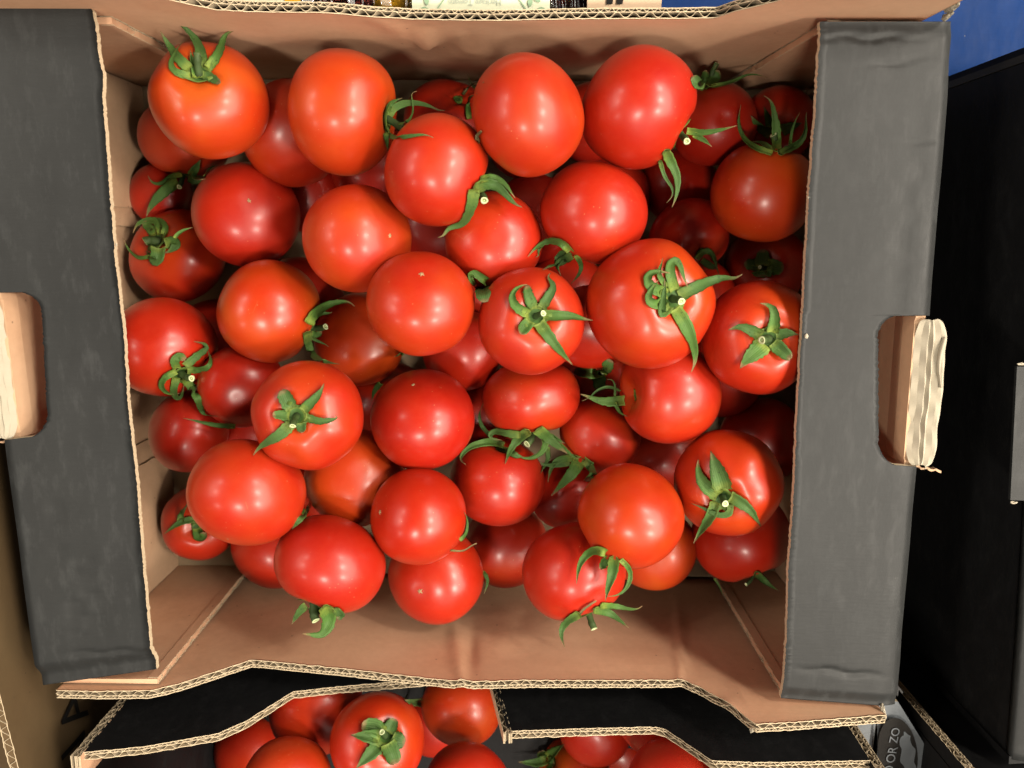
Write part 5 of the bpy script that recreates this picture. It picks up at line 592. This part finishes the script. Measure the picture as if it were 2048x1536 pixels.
# printed end of the next carton on the right of it
def text_mesh(s, size, bold=0.0, extrude=0.0):
    cu = bpy.data.curves.new('text', 'FONT'); cu.body = s; cu.size = size; cu.offset = bold; cu.align_x = 'CENTER'; cu.align_y = 'CENTER'; cu.resolution_u = 4
    o = bpy.data.objects.new('text', cu); COL.objects.link(o); bpy.context.view_layer.update()
    me = o.to_mesh(); V = [tuple(v.co) for v in me.vertices]; F = [tuple(p.vertices) for p in me.polygons]
    o.to_mesh_clear(); bpy.data.objects.remove(o); bpy.data.curves.remove(cu)
    return V, F
def flat_text(name, s, size, origin, ux, uy, m, parent, bold=0.0):
    V, F = text_mesh(s, size, bold); o, ux, uy = (np.array(q, float) for q in (origin, ux, uy))
    return mesh_obj(name, [o + ux*v[0] + uy*v[1] for v in V], F, m, parent)
def poly_print(name, pts, m, parent): return mesh_obj(name, pts, [tuple(range(len(pts)))], m, parent)
pc = thing('printed_carton', 'grey printed carton corner with a black oval picture, bottom right below the right flap', 'carton', loc=(.225, -.25, -.1505))
mb = MB(); P = np.array([[(200 + 52*u, -166 - 84*v_, -27 - .8*math.sin(u*3)) for v_ in np.linspace(0, 1, 12)] for u in np.linspace(0, 1, 12)])
for i in range(12):
    for j in range(12):
        u, v_ = i/11, j/11
        P[i, j, 0] = 199 + u*(20 + 56*v_)                      # widens towards the viewer's lower right
mb.slab(P, P - np.array([0, 0, 3.5]), 0, 1, 2); mb.build('printed_flap', [M['grey_print'], M['kraft'], M['edge']], pc)
mb = MB(); mb.box((199.4, -250, -150), (203, -170, -31)); mb.build('side_panel', [M['black']], pc)
ov = [(221 + 10*math.cos(a) - 3.5*math.sin(a), -194 + 20*math.sin(a), -25.6) for a in np.linspace(0, 2*math.pi, 40, endpoint=False)]
poly_print('oval_print', ov, M['ink'], pc)
ov2 = [(226 + 3.6*math.cos(a) - 2.6*math.sin(a) + .6*math.sin(a*7), -195 + 13*math.sin(a) + .6*math.sin(a*9), -25.3) for a in np.linspace(0, 2*math.pi, 60, endpoint=False)]
poly_print('picture_print', ov2, M['grey_print'], pc)
for q in range(7):
    yy = -176 - q*2.0; poly_print('grass_print', [(208 + .3*q, yy - 30, -25.8), (209 + .25*q + .8*(q % 2), yy - 12, -25.8), (208.6 + .2*q, yy + 4, -25.8), (207.9 + .2*q, yy - 12, -25.8)], M['ink'], pc)
flat_text('lettering', 'NO', 7, (217.0, -206, -25.0), (.1, 1, 0), (-1, .1, 0), M['grey_print'], pc, .02)
flat_text('lettering', 'OR', 6.5, (217.8, -194.5, -25.0), (.1, 1, 0), (-1, .1, 0), M['grey_print'], pc, .02)
flat_text('lettering', 'ZO', 6, (218.3, -183.5, -25.0), (.1, 1, 0), (-1, .1, 0), M['grey_print'], pc, .02)
# ------------------------------------------------------------------ black cartons on the right
rc = thing('black_carton', 'tall black carton standing close along the right side of the tomato carton', 'carton', loc=(.29, -.02, -.1505))
def vwall(x0, y0, x1, y1, zt, zb, th, mp, mq, name, parent, n=60, bow=.8, em=None):
    d = np.array([x1 - x0, y1 - y0], float); d /= np.linalg.norm(d); nn = np.array([-d[1], d[0]])
    A = np.array([[(x0 + (x1 - x0)*t + nn[0]*bow*math.sin(t*3.1)*math.sin(s*3.1), y0 + (y1 - y0)*t + nn[1]*bow*math.sin(t*3.1)*math.sin(s*3.1), zt + (zb - zt)*s) for s in np.linspace(0, 1, 12)] for t in np.linspace(0, 1, n)])
    B = A + np.array([nn[0]*th, nn[1]*th, 0]); mb = MB(); mb.slab(A, B, 0, 1, 2)
    return mb.build(name, [mp, mq, em or M['black']], parent)
vwall(241.5, 137, 261.5, -178, -1.5, -150, 4.0, M['black'], M['kraft'], 'side_panel', rc)
vwall(245.6, 141, 420, 152, -1.5, -150, 4.0, M['black'], M['dark_board'], 'back_panel', rc)
mb = MB(); mb.box((241.1, 137.4, -150), (244.3, 140.6, -2)); mb.build('corner_post', [M['dark_board']], rc)
vwall(260.6, -181.6, 420, -170, -1.5, -150, 4.0, M['black'], M['black'], 'front_panel', rc)
G = np.array([[(np.interp(y, [-178, 137], [261.0, 241.3]) + u*120, y, -1.6 + 2.6*min(1, u*14)**.5 + .4*math.sin(y*.04)) for u in (0, .01, .025, .05, .08, .3, 1)] for y in np.linspace(137, -179, 80)])
mb = MB(); mb.slab(G, G - np.array([0, 0, 3.4]), 0, 0, 0); o = mb.build('top_flap', [M['flap'], M['edge']], rc, smooth=False)
for p in o.data.polygons: p.use_smooth = True
G = np.array([[(np.interp(y, [-50, 9], [243.5, 239.0]) + 12*u, y, 1.8 - .8*(1 - u)) for u in np.linspace(0, 1, 6)] for y in np.linspace(9.5, -50, 30)])
mb = MB(); mb.slab(G, G - np.array([0, 0, 1.6]), 0, 0, 0); ht = mb.build('hand_hole_tab', [M['flap'], M['edge']], rc)
torn_end(ht, [(241, 10.6, .6, .9), (245.3, -51.2, .6, .9)], (1.8, .6, .7), 12)
fr = thing('black_carton', 'black carton edge with pale corrugated cut, in the bottom right corner of the photo', 'carton', loc=(.3, -.26, -.1505))
P0 = [235.0, -178.0, 6.5]; P1 = [234.8, -178.0, -56.7]
w3 = vwall(P0[0] + 3.5, -186, P0[0] + 3.5, -420, P0[2] - 1, -150, -4.0, M['black'], M['black'], 'side_panel', fr)
edge_stuff(w3, 'fluting', P0, P1, (4.4, 0, 0), (0, -8, 0), seed=71, liner_mats=(M['black'], M['black']))
RIM3 = [(246.5, -190.0, -3.0), (262, -189.0, -1.0), (400, -189, 2)]
board_wall(fr, 'long_wall', RIM3, -189, -150, 1, M['black'], M['kraft'], seed=8)
# ------------------------------------------------------------------ brown carton on the left
bc = thing('brown_carton', 'plain brown kraft carton with black letters, left of the tomato carton', 'carton', loc=(-.3, -.1, -.1505))
KX = lambda y: -215.5 - (y + 146)*.115
vwall(KX(-420) , -420, KX(160), 160, -.4, -150, 4.2, M['olive'], M['olive'], 'side_panel', bc, bow=.6, em=M['olive'])
edge_stuff(bc.children[0], 'fluting', (KX(-420) - 4.4, -420, 0), (KX(160) - 4.4, 160, 0), (4.4, 0, 0), (0, 0, -9), seed=81, liner_mats=(M['olive'], M['olive']), double=False)
mb = MB(); mb.box((-420, -420, -150), (KX(0) - 12, 160, -147)); mb.build('base_panel', [M['olive']], bc)
dvec = np.array([KX(-200) - KX(-100), -100.0, 0]); dvec /= np.linalg.norm(dvec)
for ch, y_ in (('N', -212.0), ('A', -187.5)):
    flat_text('lettering', ch, 32, (KX(y_) + 1.2, y_, -40.0 - (y_ + 212)*.25), tuple(-dvec*.95), (0, 0, 1), M['ink'], bc, .03)
# ------------------------------------------------------------------ goods beyond the top wall
bl = thing('blue_crate', 'blue plastic crate floor beyond the carton at the top right', 'crate', loc=(.25, .25, -.1505))
P = np.array([[(92 + 340*u, 158 + 260*v_, -139 + .6*math.sin(u*9)*math.sin(v_*7)) for v_ in np.linspace(0, 1, 30)] for u in np.linspace(0, 1, 40)])
P[:, 0, 1] = np.interp(P[:, 0, 0], [92, 205, 232, 432], [158, 158, 140, 160])
mb = MB(); mb.slab(P, P - np.array([0, 0, 5.0]), 0, 0, 0); mb.build('crate_floor', [M['blue']], bl, smooth=True)
mb = MB(); mb.box((88, 158, -145), (92, 420, -100)); mb.build('crate_side', [M['blue']], bl)
pn = thing('tomato_punnet', 'film wrapped punnet of heritage tomatoes with a cream label, beyond the top wall', 'punnet', loc=(-.02, .21, -.1505))
mb = MB(); mb.box((-118, 156, -70), (53, 270, -66)); mb.box((-118, 156, -66), (-116, 270, -38)); mb.box((51, 156, -66), (53, 270, -38)); mb.box((-116, 156.2, -66), (51, 158, -42)); mb.build('tray', [M['tray']], pn)
mb = MB(); mb.box((-116, 158, -150), (51, 268, -70.4)); mb.build('tray_stand', [M['shelf']], pn)
lab = MB(); P = np.array([[(-19.5 + 58*u, 152.8 + 40*v_, -20.5 + .5*math.sin(u*3.1)) for v_ in np.linspace(0, 1, 6)] for u in np.linspace(0, 1, 20)])
lab.slab(P, P - np.array([0, 0, .5]), 0, 0, 0); lb = lab.build('label_card', [M['label']], pn, smooth=False)
flat_text('lettering', 'Heritage Tomato', 3.2, (7.0, 158.9, -19.6), (-1, 0, 0), (0, -1, 0), M['label_grey'], pn, .02)
def leaf(x, y, a, ln, wd, z=-19.7):
    ca, sa = math.cos(a), math.sin(a); pts = []
    for t in np.linspace(0, 1, 9): pts.append((t*ln, wd*math.sin(math.pi*t)))
    for t in np.linspace(1, 0, 9)[1:-1]: pts.append((t*ln, -wd*math.sin(math.pi*t)))
    poly_print('leaf_print', [(x + u*ca - v_*sa, y + u*sa + v_*ca, z) for u, v_ in pts], M['label_green'], pn)
for (x, y, a) in ((-16.5, 155.5, .2), (-13, 157.5, 1.7), (32.5, 155.4, .3), (30, 157, 1.5), (-17, 160, 1.0), (34.5, 159, 2.4), (25.5, 161.5, .6)): leaf(x, y, a, 4.2, 1.1)
for (x0, y0, x1, y1) in ((-10, 155, -4, 163), (23, 163, 29, 155)):
    poly_print('line_print', [(x0, y0, -19.75), (x0 + .6, y0, -19.75), (x1 + .6, y1, -19.75), (x1, y1, -19.75)], M['label_green'], pn)
P = np.array([[(-108 + 37*u, 155.0 + 40*v_, -20.5 + .4*math.sin(u*3.1)) for v_ in np.linspace(0, 1, 6)] for u in np.linspace(0, 1, 14)])
mb = MB(); mb.slab(P, P - np.array([0, 0, .5]), 0, 0, 0); mb.build('label_card', [M['label']], pn)
for q in range(16): poly_print('line_print', [(-104 + q*.9, 158.2, -19.6), (-103.5 + q*.9, 158.2, -19.6), (-103.5 + q*.9, 160.8, -19.6), (-104 + q*.9, 160.8, -19.6)], M['label_grey'], pn)
poly_print('dot_print', [(-69.5 + 3.4*math.cos(a), 158.6 + 3.4*math.sin(a), -19.6) for a in np.linspace(0, 2*math.pi, 20, endpoint=False)], M['yellow'], pn)
P = np.array([[(-72 + 52*u, 156.0 + 30*v_, -22.0 + 2.2*math.sin(u*19 + v_*2)*(.4 + .6*abs(math.sin(u*7)))) for v_ in np.linspace(0, 1, 10)] for u in np.linspace(0, 1, 70)])
mb = MB(); mb.slab(P, P - np.array([0, 0, .12]), 0, 0, 0); mb.build('film', [M['film']], pn, smooth=True)
P = np.array([[(39 + 14*u, 155.0 + 30*v_, -21.5 + 1.6*math.sin(u*11 + v_*3)) for v_ in np.linspace(0, 1, 10)] for u in np.linspace(0, 1, 26)])
mb = MB(); mb.slab(P, P - np.array([0, 0, .12]), 0, 0, 0); mb.build('film', [M['film']], pn, smooth=True)
def small_tomato(x, y, z, r, m, lab_, s):
    mb = MB(); P = np.array([[(x + r*math.sin(p)*math.cos(t)*(1 + .02*math.sin(3*t + s)), y + r*math.sin(p)*math.sin(t), z + r*.92*math.cos(p)) for t in np.linspace(0, 2*math.pi, 25)] for p in np.linspace(.03, math.pi - .03, 16)])
    mb.grid(P, 0, True); o = mb.build('small_tomato', [m], None, smooth=True); o['label'] = lab_; o['category'] = 'tomato'; o['group'] = 'small tomatoes under film'
small_tomato(-27, 166, -40, 14, M['yellow'], 'small yellow tomato left of the cream label, beyond the top wall', 1)
small_tomato(-44, 170, -42, 14, M['plum'], 'dark plum coloured small tomato under film, second left of the cream label', 2)
small_tomato(-62, 170, -42, 14, M['plum'], 'dark small tomato under film beside the red dotted label', 3)
small_tomato(47, 169, -40, 13.5, M['plum'], 'dark small tomato under film between the cream label and the beige card', 4)
cc = MB(); P = np.array([[(54 + 31*u, 153 + 45*v_, -19.0 + .3*math.sin(v_*5)) for v_ in np.linspace(0, 1, 6)] for u in np.linspace(0, 1, 8)])
cc.slab(P, P - np.array([0, 0, 1.0]), 0, 0, 0); co_ = cc.build('price_card', [M['card']]); co_['label'] = 'blank beige card standing right of the film wrapped punnet'; co_['category'] = 'card'
for q in (0, 1): poly_print('ink_mark', [(62 + q*4.2, 157.9, -18.3), (64.5 + q*4.2, 158.1, -18.3), (65 + q*4.2, 161, -18.3), (61.7 + q*4.2, 161, -18.3)], M['ink'], co_)
# ------------------------------------------------------------------ tomatoes
EYE = np.array([25.9, 60.8, 328.1])
# finger-sized dents and flat spots, as directions in the box's axes
DENTS = {20: [(-1, .1, .35, .10, .16)], 27: [(.1, -.3, 1, .012, .03), (.4, -.1, 1, .010, .03), (-.3, -.5, .9, .010, .025)], 30: [(.4, .1, 1, .06, .03)],
         13: [(-.45, -.1, .9, .05, .02)], 43: [(.0, .0, 1, .012, .07)], 19: [(0, 1, .5, .1, .05)], 2: [(1, -.1, .4, .05, .06)], 16: [(.1, .5, .9, .03, .03)], 46: [(.1, 0, 1, .003, .04)]}
def turn_to(ax):
    """rotation matrix that carries +z onto ax"""
    x, y, z = ax; n = math.sqrt(x*x + y*y + z*z); x, y, z = x/n, y/n, z/n
    if z < -.9999: return np.diag([1.0, -1.0, -1.0])
    k = 1/(1 + z)
    return np.array([[1 - x*x*k, -x*y*k, x], [-x*y*k, 1 - y*y*k, y], [-x, -y, z]])
def flesh_grid(rec):
    """tomato surface in its own axes (mm), rows from the stem end to the blossom end"""
    a, b = rec['a'], rec['b']; i = rec['id']; r = np.random.default_rng(900 + i)
    big = i < 50 or i in (101, 102, 103, 104, 105); nt, npn = (64, 44) if big else (40, 26)
    ph = np.linspace(.0, math.pi, npn)[:, None]; th = np.linspace(0, 2*math.pi, nt, endpoint=False)[None, :]
    k = r.integers(4, 7); lob = r.uniform(.006, .022) + (.03 if i in (13,) else 0) + (.015 if i in (12, 14, 17, 24) else 0)
    s_, c_ = np.sin(ph), np.cos(ph)
    rho = a*np.abs(s_)**.93*np.ones_like(th)
    wgt = .2 + .8*np.exp(-((ph - .75)/.55)**2)
    rho = rho*(1 + lob*np.cos(k*th + r.uniform(0, 6.3))*wgt + .5*lob*np.cos((k + 1)*th + r.uniform(0, 6.3))*wgt)
    zz = b*np.sign(c_)*np.abs(c_)**.94*np.ones_like(th)
    dep = .24 if i not in (13, 14, 17, 12) else .27
    cav = dep*b*np.exp(-(rho/(.29*a))**2)*(1 + .25*np.cos(k*th + 1.0)*(rho/a))
    zz = zz - cav*(ph < 1.6) + .015*b*np.exp(-(rho/(.16*a))**2)*(ph > 1.6)
    X, Y = rho*np.cos(th), rho*np.sin(th)
    D = np.stack([s_*np.cos(th), s_*np.sin(th), c_*np.ones_like(th)], -1)
    f = np.zeros_like(X)
    for q in range(5):
        v = r.normal(0, 1, 3); f += r.normal(0, .006)*np.sin(D@v*r.uniform(1.2, 2.4) + r.uniform(0, 6.3))
    for (dx, dy, dz, wd, am) in DENTS.get(i, ()):
        v = turn_to(rec['ax']).T@np.array((dx, dy, dz), float); v /= np.linalg.norm(v); f -= am*np.exp(-((1 - D@v)/wd)**2)
    V = np.stack([X*(1 + f), Y*(1 + f), zz*(1 + f)], -1); F = []
    for p in range(npn - 1):
        for q in range(nt):
            q2 = (q + 1) % nt; F.append((p*nt + q, (p + 1)*nt + q, (p + 1)*nt + q2, p*nt + q2))
    return V.reshape(-1, 3), F, (np.exp(-(ph/.62)**2)*np.ones_like(th)).reshape(-1)
def flesh(rec, parent, loc):
    V, F, sh = flesh_grid(rec)
    me = bpy.data.meshes.new('flesh'); me.from_pydata((V*MM).tolist(), [], F); me.materials.append(M['skin'])
    me.polygons.foreach_set('use_smooth', [True]*len(F))
    at = me.attributes.new('shoulder', 'FLOAT', 'POINT'); at.data.foreach_set('value', sh.astype(float).tolist())
    bm = bmesh.new(); bm.from_mesh(me); bmesh.ops.remove_doubles(bm, verts=bm.verts, dist=1e-6); bm.to_mesh(me); bm.free()
    o = bpy.data.objects.new('flesh', me); link(o, parent); o.location = loc
    o.rotation_mode = 'QUATERNION'; o.rotation_quaternion = Matrix(turn_to(rec['ax']).tolist()).to_quaternion()
    o.color = (rec['h'], 0, 0, 1)
    return o
def sepal(parent, flat, wd, style, cen, seed):
    P = np.array(flat, float).reshape(-1, 3); n = len(P); r = np.random.default_rng(seed)
    # refine
    t0 = np.linspace(0, 1, n); t1 = np.linspace(0, 1, max(9, int(n*1.7)))
    Q = np.stack([np.interp(t1, t0, P[:, k]) for k in range(3)], -1)
    for _ in range(2): Q[1:-1] = .25*Q[:-2] + .5*Q[1:-1] + .25*Q[2:]
    P = Q; n = len(P); s = t1
    T = np.gradient(P, axis=0); T /= np.linalg.norm(T, axis=1)[:, None] + 1e-9
    out = P - cen; out /= np.linalg.norm(out, axis=1)[:, None]; vw = EYE - P; vw /= np.linalg.norm(vw, axis=1)[:, None]
    nr = .5*out + .7*vw; nr -= T*np.sum(nr*T, 1)[:, None]; nr /= np.linalg.norm(nr, axis=1)[:, None]
    sd = np.cross(T, nr)
    tw = r.uniform(-.38, .38)*s*np.sin(s*r.uniform(2, 5) + r.uniform(0, 3))
    sd, nr = sd*np.cos(tw)[:, None] + nr*np.sin(tw)[:, None], nr*np.cos(tw)[:, None] - sd*np.sin(tw)[:, None]
    if style == 'b': w_ = wd*np.interp(s, [0, .3, .75, .92, 1], [.8, 1, .85, .6, .28])
    elif style == 't': w_ = wd*np.interp(s, [0, .5, 1], [.8, .7, .4])
    else: w_ = wd*np.interp(s, [0, .12, .3, .5, .7, .85, .95, 1], [.95, 1.03, .95, .78, .50, .25, .12, .05])
    w_ = w_*(1 + r.normal(0, .05, n)); w_ = np.maximum(w_, .24)
    cu = r.uniform(.06, .26) if r.random() < .75 else -.07
    cs = np.array([-1, -.6, -.2, .2, .6, 1])
    top, al, ac = [], [], []
    for k in range(n):
        row = []
        for c in cs:
            e = 1 + (.05*math.sin(k*2.3 + c*9 + seed) if abs(c) == 1 else 0)
            row.append(P[k] + sd[k]*c*.5*w_[k]*e + nr[k]*w_[k]*(cu*(c*c - .3) - (.10 if abs(c) < .3 else 0)))
            al.append(s[k]); ac.append(c)
        top.append(row)
    A = np.array(top); th_ = np.clip(w_*.11, .08, .26)[:, None, None]
    B = A - nr[:, None, :]*th_
    mb = MB(); mb.slab(A, B, 0, 0, 0)
    o = mesh_obj('sepal', mb.v, mb.f, M['dry'] if style == 't' else M['sepal'], parent, smooth=True, attrs=dict(along=al + al, across=ac + ac))
    return o
def stalk(parent, k3, rad):
    p0, pm, p1 = (np.array(q, float) for q in k3); n = 12
    ts = np.linspace(0, 1, n); P = np.array([(1-t)**2*p0 + 2*t*(1-t)*(2*pm - .5*p0 - .5*p1) + t*t*p1 for t in ts])
    T = np.gradient(P, axis=0); T /= np.linalg.norm(T, axis=1)[:, None]
    rr = rad*np.interp(ts, [0, .2, .45, .6, .8, 1], [1.15, 1.0, .92, 1.12, .95, 1.02])
    u = np.cross(T[0], (.3, .5, .81)); u /= np.linalg.norm(u); V = []; m = 14
    for k in range(n):
        u = u - T[k]*(u@T[k]); u /= np.linalg.norm(u); v = np.cross(T[k], u)
        for q in range(m):
            a = 2*math.pi*q/m; V.append(P[k] + (u*math.cos(a) + v*math.sin(a))*rr[k]*(1 + .06*math.sin(3*a + k)))
    F = []; mi = []
    for k in range(n - 1):
        for q in range(m): F.append((k*m + q, k*m + (q+1) % m, (k+1)*m + (q+1) % m, (k+1)*m + q)); mi.append(0)
    e = (n - 1)*m; c = P[-1]
    for sc_, dz in ((.62, .05), (.5, -.25), (.2, -.3)):
        for q in range(m): V.append(c + (np.array(V[e + q]) - c)*sc_ + T[-1]*dz)
    for ring, mt in ((0, 1), (1, 1), (2, 2)):
        a0 = e if ring == 0 else e + m*ring; b0 = e + m*(ring + 1)
        for q in range(m): F.append((a0 + q, a0 + (q+1) % m, b0 + (q+1) % m, b0 + q)); mi.append(mt)
    F.append(tuple(e + 3*m + q for q in range(m))); mi.append(1)
    al = [min(1, (i//m)/(n - 1)) for i in range(len(V))]
    return mesh_obj('stalk', V, F, [M['stalk'], M['cut'], M['pith']], parent, midx=mi, smooth=True, attrs=dict(along=al, across=[0]*len(V)))
SCARS = {6: 1.2, 7: 1.3, 11: 1.5, 18: 1.4, 21: 1.7, 22: 1.6, 26: 1.7, 37: 1.0, 3: 0.0}
def build_tomato(rec):
    i = rec['id']; P = np.array(rec['p']); a, b = rec['a'], rec['b']; low = min(a, b)
    t = thing('tomato', rec['l'], 'tomato', 'ripe tomatoes piled in the black carton' if i < 100 else 'tomatoes in the carton in front', loc=tuple((P - (0, 0, low))*MM))
    fo = flesh(rec, t, (0, 0, low*MM))
    ax = np.array(rec['ax']); r = np.random.default_rng(i)
    if SCARS.get(i, 0):
        s_ = SCARS[i]; u = np.cross(ax, (0, .3, 1)); u /= np.linalg.norm(u); v = np.cross(ax, u); c = P - ax*(b*.985 + .25); V = [c - ax*.1]
        m = 16
        for q in range(m):
            an = 2*math.pi*q/m; rad = s_*(.55 + .45*(q % 3 == 0))*r.uniform(.6, 1.1); V.append(c + (u*math.cos(an) + v*math.sin(an))*rad*1.15 + ax*.35*(rad/s_))
        mesh_obj('blossom_scar', V, [(0, 1 + q, 1 + (q + 1) % m) for q in range(m)], M['scar'], t)
    if rec['s'] or rec['k']:
        hub = np.array(rec['hub'])
        u = np.cross(ax, (0.1, .3, 1)); u /= np.linalg.norm(u); v = np.cross(ax, u); m = 30; V = [hub - ax*.1]; AL = [.0]
        # dish of the calyx, drawn out towards each sepal
        angs = []
        for fl, wd, st in rec['s']:
            q = np.array(fl).reshape(-1, 3); dd = q[min(2, len(q) - 1)] - hub
            angs.append(math.atan2(dd@v, dd@u))
        full = bool(rec['k']) and len(angs) >= 4
        R0 = (6.4 if full else 3.6)*(a/25.0)
        for rg, hh, al_ in ((.22, .0, .62), (.36, .1, .5), (.55, .3, .05), (1.0, 1.0, .12), (1.0, .6, .12), (.5, -.3, .5)):
            for q in range(m):
                an = 2*math.pi*q/m; st_ = max([math.exp(-(math.remainder(an - g, 2*math.pi)/.42)**2) for g in angs] + [0])
                rr_ = R0*rg*((.72 + .38*st_) if rg > .6 else 1)
                q_ = rr_/a; rise = .25*b*(1 - math.exp(-(q_/.29)**2)) - b*(1 - math.sqrt(1 - q_*q_)) if full else 0
                V.append(hub + (u*math.cos(an) + v*math.sin(an))*rr_ + ax*(rise + (.5 if hh > .15 else 0)*(hh if hh < .9 else .9) - (.6 if hh < 0 else 0))); AL.append(al_)
        F = [(0, 1 + q, 1 + (q + 1) % m) for q in range(m)]
        for g in range(5):
            for q in range(m): F.append((1 + g*m + q, 1 + (g + 1)*m + q, 1 + (g + 1)*m + (q + 1) % m, 1 + g*m + (q + 1) % m))
        ca = mesh_obj('calyx', V, F, M['sepal'], t, smooth=True, attrs=dict(along=AL, across=[0]*len(V)))
        for j, (fl, wd, st) in enumerate(rec['s']): sepal(ca, fl, wd, st, P, i*50 + j)
        if rec['k']: stalk(ca, rec['k'][:3], rec['k'][3])
for rec in TOMATOES: build_tomato(rec)
